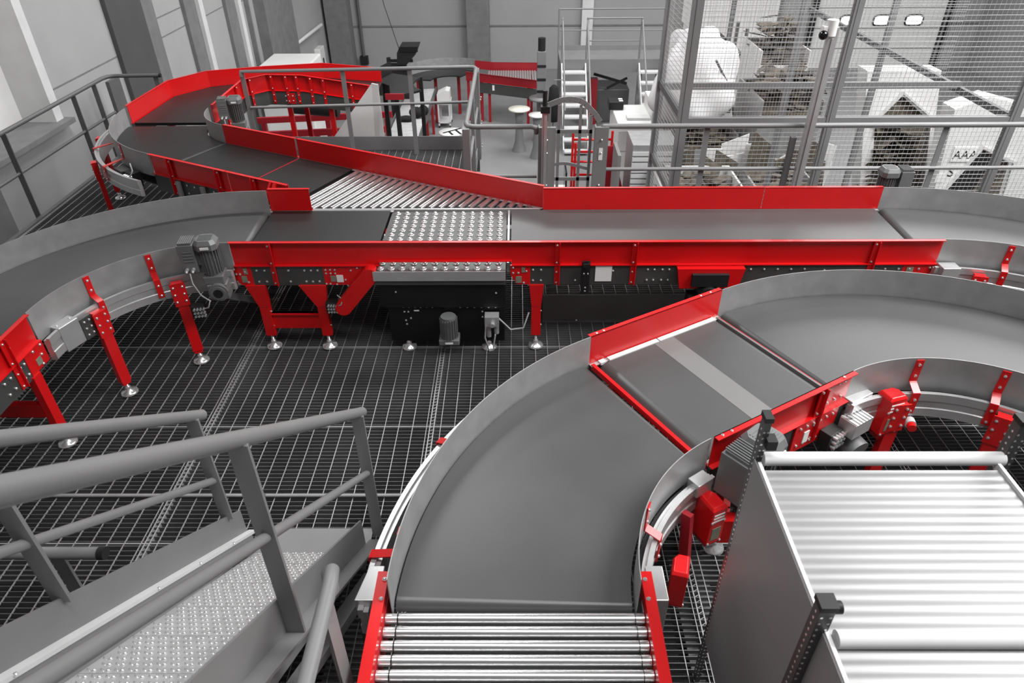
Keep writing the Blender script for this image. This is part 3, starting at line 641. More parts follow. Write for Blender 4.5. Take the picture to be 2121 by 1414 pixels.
for k, (s0, s1, lab) in enumerate(((2.03, 2.70, 'short black belt conveyor next to the slanted merge rollers, dark red rails'), (2.715, 3.705, 'black belt conveyor between the rear curve and the red gap strip'))):
    c_ = bx.p((s0+s1)/2, -0.46, 0)
    t = thing('belt_conveyor', lab, 'conveyor', (c_.x, c_.y, 0))
    m_ = M(); bx.box(m_, s0, s1-0.01, -0.91, -0.01, ZB-0.03, ZB); m_.build('belt', BELTD, t)
    rail(t, bx, s0+0.02, s1+0.008, 0.0, 1, ZB, ZR, posts=((s0+s1)/2,))
    rail(t, bx, s0-0.04 if k == 0 else s0-0.005, s1, -0.92, -1, ZB, ZR, posts=(s0+0.35,) if k == 0 else (s0+0.1, s0+0.72))
    m_ = M(); bx.box(m_, s1-0.010, s1+0.004, -0.91, -0.01, ZB-0.02, ZB+0.003); m_.build('gap_strip', REDP if k == 0 else GALVD, t)
    bolts(t, [bx.p(s, -0.945, z) for s in (s0+0.1, s0+0.2, s0+0.45, s0+0.55) for z in (0.70, 0.62)], -HN, 0.010)
    for s_, t_ in ((s0+0.3, -0.97), (s0+0.3, 0.05)):
        q = bx.p(s_, t_, 0); leg(t, q.x, q.y, ZB-0.17, (-HN.x, -HN.y) if t_ < 0 else (HN.x, HN.y), plate=False)
    if k == 1:
        m_ = M()
        for s_ in (s0+0.30, s0+0.62): bx.box(m_, s_, s_+0.05, -0.975, -0.955, 0.45, 0.73)
        bx.box(m_, s0+0.3, s0+0.7, -0.98, -0.96, 0.44, 0.50); m_.build('sensor_bracket', GALV, t)
        q = bx.p(s0+0.15, -1.0, 0.5); junction(t, q, math.radians(-25), 0.9)
    else:
        q = bx.p(s0+0.08, -0.95, ZR); m_ = M(); m_.bar(q, q - HN*0.06 - V((0,0,0.08)), 0.03, 0.02).bar(q+HU*0.05, q+HU*0.05-HN*0.06-V((0,0,0.08)), 0.02, 0.02); m_.build('rail_clamp', RED, t)
C5 = (-2.79, 7.84)
c5 = curve('belt_curve_conveyor', 'tight black belt curve conveyor at the rear left beside the wall railing', C5, 0.67, 1.605, ZB, ZR, 243.4, 180,
           br_out=(225, 205), legs_out=(215, 190), legs_in=(225,), belt=BELTD, oo=0.13)
gear_motor(c5, (-3.20, 7.98, 0.68), 0.2, 0.95)
q = P3(1.68, 236, C5, 0.66); junction(c5, (q.x, q.y, 0.66), math.radians(-35), 1.5)
M(Matrix.Translation(P3(1.69, 229, C5, 0.66)) @ Matrix.Rotation(math.radians(-40),4,'Z')).box(-0.08,0.08,-0.05,0.05,-0.07,0.07).build('end_box', GALVD, c5, bevel=0.004)
# polygonal conveyor behind the curve, turning right and dropping to the hall floor
def wall_strip(root, pts, h, m_, name, th=0.005, lip=0.03, side=1):
    mm = M()
    for a, b in zip(pts, pts[1:]):
        a = V(a); b = V(b); d = b - a; n = V((-d.y, d.x, 0)).normalized()*side
        mm.add([a, b, b-V((0,0,h)), a-V((0,0,h)), a+n*th, b+n*th, b+n*th-V((0,0,h)), a+n*th-V((0,0,h))], [(0,1,2,3),(7,6,5,4),(0,4,5,1),(3,2,6,7),(0,3,7,4),(1,5,6,2)])
        for z0 in (0, -h): mm.add([a+V((0,0,z0)), b+V((0,0,z0)), b+n*lip+V((0,0,z0)), a+n*lip+V((0,0,z0)), a+V((0,0,z0-0.005)), b+V((0,0,z0-0.005)), b+n*lip+V((0,0,z0-0.005)), a+n*lip+V((0,0,z0-0.005))], [(0,1,2,3),(7,6,5,4),(0,4,5,1),(3,2,6,7),(0,3,7,4),(1,5,6,2)])
    return mm.build(name, m_, root)
t = thing('belt_conveyor', 'black belt conveyor with angular bright red rails bending right behind the rear curve', 'conveyor', (-3.5, 9.3, ZF))
OUT = [(-4.395,7.90,0.945),(-4.365,8.96,0.94),(-4.05,9.42,0.94),(-3.45,9.80,0.90),(-2.7,10.05,0.88),(-1.9,10.1,0.80)]
INN = [(-3.46,7.92,0.945),(-3.45,8.95,0.955),(-3.215,9.2,0.955),(-2.76,9.22,0.94),(-1.86,9.22,0.80)]
wall_strip(t, OUT, 0.2, RED, 'side_rail', side=1)
wall_strip(t, INN, 0.2, RED, 'side_rail', side=-1)
wall_strip(t, [(x, y-0.01 if i > 1 else y, z-0.205) for i, (x, y, z) in enumerate(INN)], 0.17, GALVD, 'frame_panel', 0.012, 0.012, -1)
wall_strip(t, [(x, y, z-0.205) for x, y, z in OUT], 0.17, GALVD, 'frame_panel', 0.012, 0.012, 1)
bo = [(-4.38,7.92,.745),(-4.35,8.96,.745),(-4.04,9.42,.742),(-3.45,9.79,.715),(-2.7,10.04,.69),(-1.9,10.09,.62)]
bi = [(-3.47,7.92,.745),(-3.46,8.95,.745),(-3.22,9.21,.742),(-3.0,9.22,.735),(-2.76,9.23,.73),(-1.86,9.23,.60)]
m_ = M()
for i in range(5): m_.prism([bo[i], bo[i+1], bi[i+1], bi[i]], (0,0,-0.03))
m_.build('belt', BELTD, t)
for a, b, u in ((0,1,0.35),(0,1,0.75),(1,2,0.3),(2,3,0.15),(2,3,0.55),(2,3,0.85),(3,4,0.12),(3,4,0.3),(3,4,0.7),(3,4,0.95)):
    q = V(INN[a]).lerp(V(INN[b]), u); d = (V(INN[b])-V(INN[a])); n = V((d.y,-d.x,0)).normalized()
    m_ = M(); m_.bar(q + n*0.02 - V((0,0,0.01)), q + n*0.02 - V((0,0,0.36)), 0.035, 0.02, up=n); s_ = m_.build('stiffener', RED, t)
    bolts(s_, [q + n*0.03 - V((0,0,z)) for z in (0.03, 0.17, 0.25, 0.33)], n, 0.008)
q = V((-2.98, 9.19, 0.66)); pl = M().box(-3.03,-2.88,9.19,9.20,0.58,0.72).build('joint_plate', RED, t); bolts(pl, [(-3.0+i*0.045,9.19,z) for i in range(3) for z in (0.62,0.68)], (0,-1,0), 0.009)
for x, y in ((-2.995,9.26),(-2.45,9.26),(-3.0,10.0),(-4.3,8.6),(-3.52,8.5)): leg(t, x, y, 0.60, (0,-1), 0.06, 0.045, ZF, plate=False)
# dark curved end guard
t = thing('discharge_hood', 'black curved discharge hood at the end of the dropping red railed conveyor', 'hood', (-1.75, 9.9, ZF))
m_ = M(); m_.rev((-1.0, 10.75), [(1.10,0.42),(1.11,0.42),(1.11,0.60),(1.10,0.60)], 150, 225, 18); m_.build('curved_guard', BLACK, t)
m_ = M(); m_.rev((-1.0, 10.75), [(0.55,0.40),(1.09,0.40),(1.09,0.43),(0.55,0.43)], 150, 225, 14); m_.build('belt', BELTD, t)
m_ = M(); m_.box(-1.84,-1.58,9.90,9.93,0.42,0.50); m_.build('skirt', REDP, t)
for x, y in ((-1.95,10.5),(-1.7,10.0),(-1.5,11.2)): M().box(x-0.03,x+0.03,y-0.03,y+0.03,ZF,0.40).build('leg', RUBBER, t)

# ---------------------------------------------------------------- railings, gate and mast of the mezzanine
def railing(name, label, top, posts, mids=(), r=0.024, base=0.0, pw=0.055, m_=PAINT, pdir=(1,0), group=None):
    t = thing(name, label, 'railing', (posts[0][0], posts[0][1], base), group)
    M().tube(top, r, 14).build('top_rail', m_, t)
    for md in mids: M().tube(md, r*0.75, 10).build('mid_rail', m_, t)
    d = V((pdir[0], pdir[1], 0))
    for x, y, zt in posts:
        mm = M(); mm.bar((x,y,base), (x,y,zt), 0.012, pw, up=d); o = mm.build('post', m_, t)
    return t
railing('guard_railing', 'grey pipe railing along the platform edge in front of the mesh cage', [(0.80,6.72,1.02),(0.80,6.66,1.07),(0.84,6.64,1.10),(0.92,6.64,1.10),(5.9,6.64,1.10)],
        [(1.84,6.66,1.09),(4.14,6.66,1.09),(5.6,6.66,1.09)], mids=[[(0.86,6.64,0.67),(5.9,6.64,0.67)]])
railing('guard_railing', 'grey pipe railing around the platform corner, between the gate and the white folded panel', [(0.19,6.70,1.02),(0.19,6.66,1.08),(0.14,6.64,1.10),(-0.40,6.64,1.10),(-0.47,6.66,1.10),(-0.49,6.73,1.10),(-0.49,8.80,1.10),(-0.52,8.88,1.10),(-0.60,8.90,1.10),(-3.40,8.90,1.06),(-3.41,8.9,1.0)],
        [(-3.40,8.90,1.05),(-2.15,8.90,1.08),(-1.32,8.90,1.08)], mids=[[(-0.49,6.65,0.60),(0.20,6.64,0.60)],[(-3.38,8.9,0.62),(-0.5,8.9,0.68)],[(-0.49,6.7,0.62),(-0.49,8.85,0.66)]])
t_ = bpy.data.objects['guard_railing.001']
for (x, y, wx, wy) in ((-0.49,6.68,0.035,0.09),(-0.49,8.80,0.03,0.10),(-0.49,7.75,0.02,0.05)):
    M().box(x-wx,x+wx,y-wy,y+wy,0.0,1.09).build('flat_post', PAINT, t_)
bolts(t_, [(-0.45,y,z) for y in (8.75,8.85) for z in (0.15,0.45,0.75)] + [(-0.455,6.66,z) for z in (0.1,0.5)], (1,0,0), 0.012)
railing('guard_railing', 'dark grey railing along the left wall with two lower bars', [(-5.3,4.2,0.93),(-5.3,9.15,0.92),(-5.27,9.24,0.92),(-5.18,9.28,0.92),(-4.62,9.30,0.92)],
        [(-5.3,5.6,0.92),(-5.3,7.05,0.92),(-5.3,8.43,0.91),(-5.3,8.92,0.91),(-4.68,9.30,0.92)], mids=[[(-5.3,4.2,0.50),(-5.3,9.2,0.48)]], base=-0.12, m_=PAINTD, pw=0.06)
M().cyl((-4.63,9.30,0.92),(-4.605,9.30,0.92),0.025,14).build('end_cap', RUBBER, bpy.data.objects['guard_railing.002'])
t = thing('safety_gate', 'self closing grey safety gate with arched top between two broad posts', 'gate', (0.55, 6.64, 0))
for x0, x1 in ((0.21,0.375),(0.755,0.885)):
    o = M().box(x0,x1,6.60,6.64,0.0,1.10).box(x0,x0+0.012,6.64,6.70,0,1.1).build('gate_post', PAINT, t)
    bolts(o, [((x0+x1)/2,6.60,z) for z in (0.12,0.52,0.85,0.98)], (0,-1,0), 0.012)
M().box(0.80,0.838,6.597,6.60,0.78,0.90).build('notice_label', PAPER, t)
m_ = M()
for x in (0.314,0.405,0.611,0.715): m_.box(x-0.014,x+0.014,6.645,6.66,0.25,1.30 if x < 0.7 else 1.2)
m_.box(0.30,0.73,6.645,6.66,1.03,1.065).box(0.30,0.73,6.645,6.66,0.55,0.585)
arc = [(0.30+0.5*k/10, 6.65, 1.30 + 0.055*math.sin(PI*min(1,k/8)) - (0.16*((k-6)/4)**2 if k > 6 else 0)) for k in range(11)]
for a, b in zip(arc, arc[1:]): m_.bar(a, b, 0.015, 0.05)
arc = [(0.31+0.40*k/8, 6.65, 0.70 + 0.03*math.sin(PI*k/6)) for k in range(9)]
for a, b in zip(arc, arc[1:]): m_.bar(a, b, 0.015, 0.03)
m_.build('gate_leaf', PAINT, t)
t = thing('aluminium_mast', 'slim aluminium profile mast with black cap at the left gate post', 'mast', (0.265, 6.56, 0))
M().box(0.24,0.29,6.535,6.585,0,1.26).box(0.258,0.272,6.53,6.535,0,1.26).build('profile', ALU, t); M().box(0.225,0.31,6.52,6.60,1.26,1.32).cyl((0.265,6.56,1.32),(0.265,6.56,1.46),0.022,12).build('cap', RUBBER, t)
t = thing('camera_mast', 'tall aluminium mast carrying a white dome camera, before the mesh cage', 'camera', (2.78, 6.56, 0))
M().box(2.74,2.82,6.53,6.59,0,1.99).box(2.77,2.79,6.52,6.53,0,1.9).build('profile', ALU, t)
M().cyl((2.76,6.56,1.92),(2.76,6.56,2.05),0.05,16).box(2.68,2.78,6.53,6.59,1.93,2.0).build('camera_housing', WHITE, t, bevel=0.006); M().ball((2.69,6.53,1.93),0.04,14,10).build('camera_dome', SCREEN, t)
t = thing('cable_post', 'dark slotted cable post just left of the camera mast', 'post', (2.66, 6.60, 0)); M().box(2.64,2.69,6.58,6.63,0,1.0).build('slotted_channel', PAINTD, t)

# ---------------------------------------------------------------- mesh cage
t = thing('mesh_cage', 'tall wire mesh cage with grey steel frame at the upper right', 'cage', (3.3, 7.0, ZF))
for x, y, w_ in ((1.67,7.0,0.05),(3.145,7.0,0.04),(4.98,7.0,0.045),(1.67,8.3,0.04),(3.41,9.0,0.035),(4.98,10.0,0.04),(4.98,13.0,0.04)):
    M().box(x-w_,x+w_,y-0.03,y+0.03,ZF,3.0).box(x-w_*0.35,x+w_*0.35,y-0.034,y-0.03,ZF,3.0).build('post', PAINT, t)
for a, b in (((1.67,7.0,1.03),(6.4,7.0,1.03)),((1.67,8.05,1.09),(4.98,8.05,1.09)),((1.67,7.0,1.06),(1.67,8.3,1.06)),((4.98,7.0,1.04),(4.98,13.0,1.04)),((1.67,8.3,0.2),(1.67,7.0,0.2))):
    M().bar(a, b, 0.05, 0.07).build('beam', PAINTD if a[0] > 4 or (a[1] != b[1]) else PAINT, t)
def mesh_panel(o, u, v_, du, dv, r=0.0013, r2=0.0018):
    o = V(o); u = V(u); v_ = V(v_); mm = M(); nu = int(u.length/du); nv = int(v_.length/dv); n = u.cross(v_).normalized()
    for i in range(nu+1): a = o + u*i/nu; mm.bar(a, a+v_, r*2, r*2, up=n)
    for j in range(nv+1): a = o + v_*j/nv + n*0.002; mm.bar(a, a+u, r2*2, r2*2, up=n)
    mm.build('mesh_panel', WIRE, t)
mesh_panel((1.72,7.0,1.08),(1.40,0,0),(0,0,1.7),0.03,0.045,0.0011,0.0022); mesh_panel((3.18,7.0,1.08),(3.2,0,0),(0,0,1.7),0.045,0.045,0.0011,0.0024)
mesh_panel((1.72,7.0,-0.4),(1.40,0,0),(0,0,1.4),0.045,0.045,0.0011,0.0024); mesh_panel((3.18,7.0,-0.4),(3.2,0,0),(0,0,1.4),0.045,0.045,0.0011,0.0024)
mesh_panel((1.67,7.04,1.1),(0,1.22,0),(0,0,1.6),0.03,0.05); mesh_panel((1.67,7.04,-0.6),(0,1.22,0),(0,0,1.6),0.03,0.05)
mesh_panel((1.72,8.3,1.1),(3.2,0,0),(0,0,1.2),0.05,0.05)

# ---------------------------------------------------------------- near stair with hand rails (foot of the picture, left)
zn = lambda y: 1.975 - 0.78*y
t = thing('stair', 'steep grey steel stair with studded tread plate and pipe handrails at the lower left', 'stair', (-1.17, 2.5, 0))
for k in range(10):
    yn = 2.62 - 0.27*k; tl = V((0, 0.27, -0.27*0.78)); un = V((0, 0.615, 0.7885)); o_ = V((0, yn, zn(yn)+0.006)); ul = tl.normalized()
    m_ = M(); m_.add([V((x,0,0))+o_-tl*u+un*h for h in (0,-0.006) for x, u in ((-1.5,1.0),(-0.86,1.0),(-0.86,0.012),(-1.5,0.012))], [(3,2,1,0),(4,5,6,7),(0,1,5,4),(1,2,6,5),(2,3,7,6),(3,0,4,7)])
    if yn > 0.7:
        for j in range(7):
            for i in range(13):
                c_ = V((-1.48 + i*0.0485 + (0.024 if j % 2 else 0), 0, 0)) + o_ - ul*(0.026 + j*0.0485); e1 = (V((1,0,0))*0.75 + ul*-0.66)*0.018; e2 = (V((1,0,0))*0.66 + ul*0.75)*0.0062
                m_.add([c_-e1, c_-e2, c_+e1, c_+e2, c_-e1*0.5+un*0.005, c_+e1*0.5+un*0.005], [(0,1,4),(1,5,4),(1,2,5),(2,3,5),(3,4,5),(3,0,4)], True)
                m_.ball(c_ + V((0.024,0,0)) - ul*0.005, 0.0078, 8, 5)
    tr = m_.build('tread', TREAD, t); tr.data.materials.append(CHROME)
    for pl in tr.data.polygons[6:]: pl.material_index = 1
def slope_plate(x0, x1, ya, yb, lo, hi): return M().prism([(x0,ya,max(0.0,zn(ya)+lo)),(x0,yb,zn(yb)+lo),(x0,yb,zn(yb)+hi),(x0,ya,zn(ya)+hi)], (x1-x0,0,0))
slope_plate(-1.540,-1.530,2.58,-0.3,-0.10,0.345).build('stringer', PAINT, t)
slope_plate(-1.530,-1.490,2.60,-0.3,0.155,0.175).build('stringer_ledge', TRIMW, t)
slope_plate(-1.508,-1.498,2.56,-0.3,-0.06,0.165).build('tread_bracket', PAINT, t)
slope_plate(-0.862,-0.852,2.52,-0.3,-0.20,0.285).build('stringer', PAINT, t)
slope_plate(-0.852,-0.780,2.60,-0.3,0.075,0.09).build('stringer_flange', PAINT, t); slope_plate(-0.852,-0.780,2.40,-0.3,-0.20,-0.185).build('stringer_flange', PAINT, t)
M().box(-1.53,-0.85,2.42,2.70,0.0,0.012).build('landing_plate', PAINT, t)
for x, ye, posts in ((-0.815,2.73,(2.66,1.47)),(-1.535,2.52,(2.45,1.40))):
    zr_ = lambda y: 0.88 + 0.79*(2.74-y)
    h = M().tube([(x,ye+0.02,zr_(ye)-0.015),(x,ye,zr_(ye)),(x,-0.1,zr_(-0.1))], 0.0275, 16).build('handrail', PAINT, t)
    M().cyl((x,ye-0.05,zr_(ye-0.05)-0.43),(x,-0.1,zr_(-0.1)-0.43),0.019,12).build('mid_rail', PAINT, t)
    for y in posts: M().bar((x,y,zn(y)+0.08 if x > -1 else zn(y)+0.33),(x,y,zr_(y)-0.02),0.014,0.062,up=(1,0,0)).build('post', PAINT, t)
bolts(t, [(-0.85,y,zn(y)+0.0) for y in (2.2,1.7,1.2)], (1,0,0), 0.012); bolts(t, [(-1.488,y,zn(y)+0.17) for y in (2.35,2.05,1.75,1.1)], (0,0,1), 0.008)
railing('guard_railing', 'short grey pipe railing end with black cap beyond the stair at the left edge', [(-1.585,1.68,1.10),(-4.4,1.68,1.10)], [(-1.78,1.70,1.09),(-3.2,1.70,1.09)])
M().cyl((-1.59,1.68,1.10),(-1.565,1.68,1.10),0.026,14).build('end_cap', RUBBER, bpy.data.objects['guard_railing.003'])
railing('guard_railing', 'grey pipe handrail with bent end between the stair and the near rollers', [(-0.63,0.2,1.26),(-0.63,1.42,1.26),(-0.64,1.49,1.25),(-0.665,1.52,1.20),(-0.67,1.52,1.10)], [(-0.63,1.36,1.25),(-0.63,0.55,1.25)], pw=0.09, r=0.027, pdir=(0,1))
for m_ in (M().box(-0.66,-0.60,1.0,1.45,0.0,0.02),): m_.build('foot_plate', PAINTD, bpy.data.objects['guard_railing.004'])
t = thing('conduit', 'thin steel conduit lying straight across the grating, behind the stair', 'pipe', (-1.9, 2.955, 0)); M().cyl((-3.3,2.955,0.012),(-0.45,2.955,0.012),0.011,10).build('tube', GALV, t); M().cyl((-1.62,2.955,0.012),(-1.56,2.955,0.012),0.0125,10).build('coupling', PAINTD, t)

# ---------------------------------------------------------------- metal table on perforated struts (lower right)
t = thing('sheet_metal_table', 'bright ribbed aluminium table on perforated struts at the lower right', 'table', (1.28, 1.3, 0))
m_ = M(); y = 0.62; k = 0; prof = []
while y < 1.735: prof.append((y, 1.487 + 0.0009*math.sin(y*2*PI/0.036))); y += 0.0045
vs = []
for y, z in prof: vs += [(0.862,y,z),(1.69,y,z)]
n_ = len(prof); top = len(vs)
for y, z in prof: vs += [(0.862,y,1.475),(1.69,y,1.475)]
fs = [(2*i,2*i+1,2*i+3,2*i+2) for i in range(n_-1)]
m_.add(vs, fs, True); m_.add([vs[top],vs[top+1],vs[-1],vs[-2]], [(0,1,2,3)]); m_.add([vs[2*n_-2],vs[2*n_-1],vs[-1],vs[-2]], [(0,1,2,3)])
m_.build('ribbed_top', SHEET, t)
M().box(0.850,0.862,0.62,1.76,1.468,1.500).build('top_edge', TRIMW, t); M().box(1.688,1.70,0.62,1.76,1.468,1.500).build('top_edge', TRIMW, t)
M().box(0.846,0.850,0.62,1.785,0.35,1.490).build('side_panel', PANEL, t)
for y in (1.776, 1.085):
    m_ = M(); m_.cyl((0.872,y,1.50),(1.72 if y > 1.5 else 1.70,y,1.50),0.0255,20); m_.build('cross_tube', TRIMW, t)
def strut(x, y, zt, w_, d_):
    m_ = M(); m_.box(x-w_/2,x+w_/2,y-d_/2,y+d_/2,0.0,zt); s_ = m_.build('strut', GALVD, t)
    m_ = M(); z = 0.05
    while z < zt-0.02:
        for dx in (-w_*0.3, w_*0.3): m_.cyl((x+dx,y-d_/2-0.001,z),(x+dx,y-d_/2+0.001,z),0.0045,8)
        m_.cyl((x-w_/2-0.001,y,z),(x-w_/2+0.001,y,z),0.0045,8)
        z += 0.028
    m_.build('perforation', CHROME, s_)
    M().box(x-w_/2-0.004,x+w_/2+0.004,y-d_/2-0.004,y+d_/2+0.004,zt,zt+0.02).build('end_cap', RUBBER, s_)
strut(0.862,1.803,1.665,0.022,0.041); strut(0.838,1.13,1.59,0.041,0.041); strut(1.735,1.79,1.66,0.041,0.041); strut(1.735,0.70,1.60,0.041,0.041)
M().box(0.865,0.90,1.755,1.80,1.56,1.60).build('clamp', RUBBER, t); M().cyl((0.855,1.13,1.58),(0.882,1.13,1.58),0.018,12).build('clamp', RUBBER, t)

# ---------------------------------------------------------------- hall floor: stairs, platform, machines, stores
t = thing('access_platform', 'grey steel access platform with two metal stairs and pipe rails at the rear wall', 'platform', (2.4, 18.2, ZF))
M().box(1.07,3.75,17.8,19.0,-1.02,-0.96).build('deck', PAINT, t); M().box(1.07,3.75,17.77,17.8,-1.20,-0.90).build('front_beam', PAINT, t); M().box(1.07,3.75,18.98,19.0,-0.96,-0.84).build('kick_plate', PAINT, t)
for x in (1.75, 3.05): M().box(x-0.05,x+0.05,17.8,17.9,ZF,-1.02).build('column', PAINT, t)
for x in (1.12,3.7): M().box(x-0.05,x+0.05,18.9,19.0,ZF,-1.02).build('column', PAINT, t)
for x0 in (1.09, 2.98):
    for k in range(8):
        y = 17.72 - 0.235*k; z = -1.02 - 0.197*(k+0.6); m_ = M(); m_.box(x0+0.03,x0+0.58,y-0.24,y,z-0.035,z); m_.build('tread', TRIMW, t)
    for x in (x0, x0+0.58): M().prism([(x,17.8,-1.18),(x,17.8,-0.96),(x,15.95,-2.5),(x,15.95,ZF),(x,16.05,ZF)], (0.03,0,0)).build('stringer', TRIMW, t)
    for x in (x0+0.01, x0+0.60): 
        M().tube([(x,17.85,0.02),(x,16.1,-1.45),(x,16.0,-1.6)], 0.02, 8).build('handrail', PAINT, t)
        for y, za, zb_ in ((17.8,-1.0,0.0),(16.25,-2.4,-1.35)): M().cyl((x,y,za),(x,y,zb_),0.018,8).build('post', PAINT, t)
for y, xa, xb, zt in ((18.98,1.08,3.73,0.02),(17.8,1.70,2.98,0.02)):
    M().tube([(xa,y,zt),(xb,y,zt)], 0.02, 8).build('top_rail', PAINT, t); M().tube([(xa,y,zt-0.5),(xb,y,zt-0.5)], 0.015, 8).build('mid_rail', PAINT, t)
    for x in (xa, xb): M().cyl((x,y,-1.0),(x,y,zt),0.022,8).build('post', PAINT, t)
t = thing('floor_machine', 'dark low machine with black arms under the rear access platform', 'machine', (2.4, 18.6, ZF))
M().box(1.9,2.9,18.3,19.2,ZF,-1.75).build('body', PAINTD, t, bevel=0.03); M().bar((1.95,18.2,-1.35),(2.8,18.25,-1.6),0.06,0.06).bar((2.3,18.2,-1.7),(2.8,18.2,-1.45),0.05,0.05).build('arm', RUBBER, t); M().box(1.85,2.05,18.1,18.3,ZF,-1.45).build('red_post', REDP, t)
t = thing('white_cabinet', 'large pale cabinet with printer on top, in front of the right hand stair', 'cabinet', (2.3, 13.7, ZF))
M().box(1.93,2.90,12.98,14.42,ZF,-1.0).build('body', WHITE, t, bevel=0.01); M().box(1.92,2.91,12.965,12.98,-1.45,-1.06).build('door', TRIMW, t, bevel=0.004); M().box(2.2,2.7,12.96,12.966,-1.38,-1.34).build('handle', PAINTD, t)
t = thing('printer', 'small black printer with white keys standing on the pale cabinet', 'printer', (1.99, 14.2, -1.0)); M().box(1.85,2.14,14.05,14.38,-1.0,-0.84).build('body', RUBBER, t, bevel=0.015); M().box(2.05,2.13,14.1,14.17,-0.84,-0.835).box(2.05,2.13,14.22,14.30,-0.84,-0.835).build('keys', PAPER, t)
t = thing('white_box', 'upright white box at the right end of the pale cabinet top', 'box', (2.75, 13.8, -1.0)); M().box(2.60,2.88,13.2,14.4,-1.0,-0.72).build('body', WHITE, t, bevel=0.008); M().box(2.60,2.88,13.19,13.2,-0.80,-0.79).build('lid_seam', PAINT, t)
t = thing('white_tray', 'flat white tray lying on the pale cabinet', 'tray', (2.35, 13.5, -1.0)); M().box(2.13,2.58,13.4,13.62,-1.0,-0.95).build('body', TRIMW, t, bevel=0.006)
t = thing('slatted_cabinet', 'light metal cabinet with horizontal slats behind the platform railing', 'cabinet', (2.15, 10.6, ZF))
M().box(1.80,2.50,10.5,11.2,ZF,-0.46).build('body', GALV, t); m_ = M()
for i in range(9): m_.box(1.80,2.50,10.475,10.5,-0.62-i*0.09,-0.56-i*0.09)
m_.build('slats', TRIMW, t); M().box(1.55,1.60,10.3,10.9,ZF,-0.55).build('door', PAINT, t)
t = thing('red_cart', 'red tube frame cart standing behind the safety gate', 'cart', (1.3, 11.5, ZF))
for z in (-0.85,-1.25,-1.75): M().tube([(0.98,11.3,z),(1.62,11.3,z),(1.66,11.9,z),(0.98,11.9,z)], 0.022, 8, True).build('hoop', RED, t)
for x, y in ((0.98,11.3),(1.62,11.3),(1.66,11.9),(0.98,11.9)): M().cyl((x,y,-2.5),(x,y,-0.7),0.022,8).build('upright', RED, t)
M().box(0.95,1.7,11.25,11.95,-2.1,-2.05).build('deck', REDP, t); M().prism([(1.45,11.28,-0.75),(1.60,11.28,-0.75),(1.95,11.28,-1.95),(1.45,11.28,-1.95)],(0,0.02,0)).build('side_panel', REDP, t)
for x, y in ((1.0,11.32),(1.6,11.32),(1.62,11.88),(1.0,11.88)): M().cyl((x-0.02,y,-2.53),(x+0.02,y,-2.53),0.07,14).build('wheel', RUBBER, t)
t = thing('work_desk', 'pale desk with monitor seen through the safety gate', 'desk', (0.75, 11.6, ZF))
M().box(0.40,0.88,11.2,12.1,-1.80,-1.76).build('desk_top', WHITE, t)
for x, y in ((0.42,11.22),(0.86,11.22),(0.86,12.08),(0.42,12.08)): M().box(x-0.02,x+0.02,y-0.02,y+0.02,ZF,-1.80).build('leg', PAINT, t)
t = thing('monitor', 'thin dark monitor on the pale desk behind the gate', 'monitor', (0.85, 11.5, -1.76)); M().box(0.83,0.86,11.3,11.75,-1.62,-1.22).build('screen', SCREEN, t); M().cyl((0.845,11.5,-1.76),(0.845,11.5,-1.6),0.02,10).lathe((0.845,11.5,-1.76),[(0,0.012),(0.09,0.008),(0.09,0)],14).build('stand', RUBBER, t)
t = thing('bin', 'dark open crate on the hall floor below the gate', 'crate', (0.6, 10.4, ZF)); M().box(0.36,0.80,10.1,10.12,ZF,-1.55).box(0.36,0.80,10.7,10.72,ZF,-1.55).box(0.36,0.38,10.12,10.7,ZF,-1.55).box(0.78,0.80,10.12,10.7,ZF,-1.55).box(0.36,0.80,10.1,10.72,ZF,-2.5).build('body', RUBBER, t)
# round tables
for x, y, r, z, lab in ((0.06,16.2,0.25,-1.6,'round cream table with flared pedestal, left of two near the stair'),(0.47,15.75,0.20,-1.6,'smaller round white table partly behind the aluminium mast')):
    t = thing('round_table', lab, 'table', (x, y, ZF)); M().lathe((x,y,z),[(0,0),(r,0),(r,-0.03),(0,-0.03)],28).build('table_top', WHITE if r < 0.22 else mat('cream_top',(214,212,200),0.5), t)
    m_ = M(); m_.lathe((x,y,ZF),[(0.17,0),(0.16,0.03),(0.10,0.25),(0.08,0.6),(0.11,0.97)],20); m_.build('pedestal', PAINT, t)
t = thing('signal_column', 'grey column with black lamp head standing behind the tables', 'column', (0.58, 16.9, ZF)); M().box(0.48,0.68,16.8,17.0,-1.55,-0.5).build('body', PAINT, t, bevel=0.01); M().cyl((0.58,16.9,-0.5),(0.58,16.9,-0.22),0.085,18).build('lamp_head', RUBBER, t); M().lathe((0.58,16.9,ZF),[(0.0,1.07),(0.28,1.05),(0.28,1.0),(0.1,0.95),(0.08,0.1),(0.22,0.0)],20).build('base', PAINT, t)
m_ = M()
for z in (-0.85,-1.15,-1.42): m_.box(0.475,0.685,16.79,16.80,z,z+0.06)
m_.build('lens_band', RUBBER, t)
t = thing('black_jacket', 'black jacket hanging beside the rear metal stair', 'jacket', (0.85, 16.5, -1.9)); m_ = M(); m_.lathe((0.86,16.4,-1.95),[(0.0,0.0),(0.14,0.0),(0.17,0.2),(0.13,0.5),(0.11,0.75),(0.04,0.82),(0,0.83)],14); m_.build('cloth', CLOTH, t); M().cyl((0.86,16.4,-1.15),(0.86,16.4,-1.02),0.01,8).cyl((0.86,16.4,-1.02),(1.09,16.4,-1.02),0.01,8).cyl((0.86,16.4,ZF),(0.86,16.4,-1.9),0.015,8).build('hook', PAINT, t)
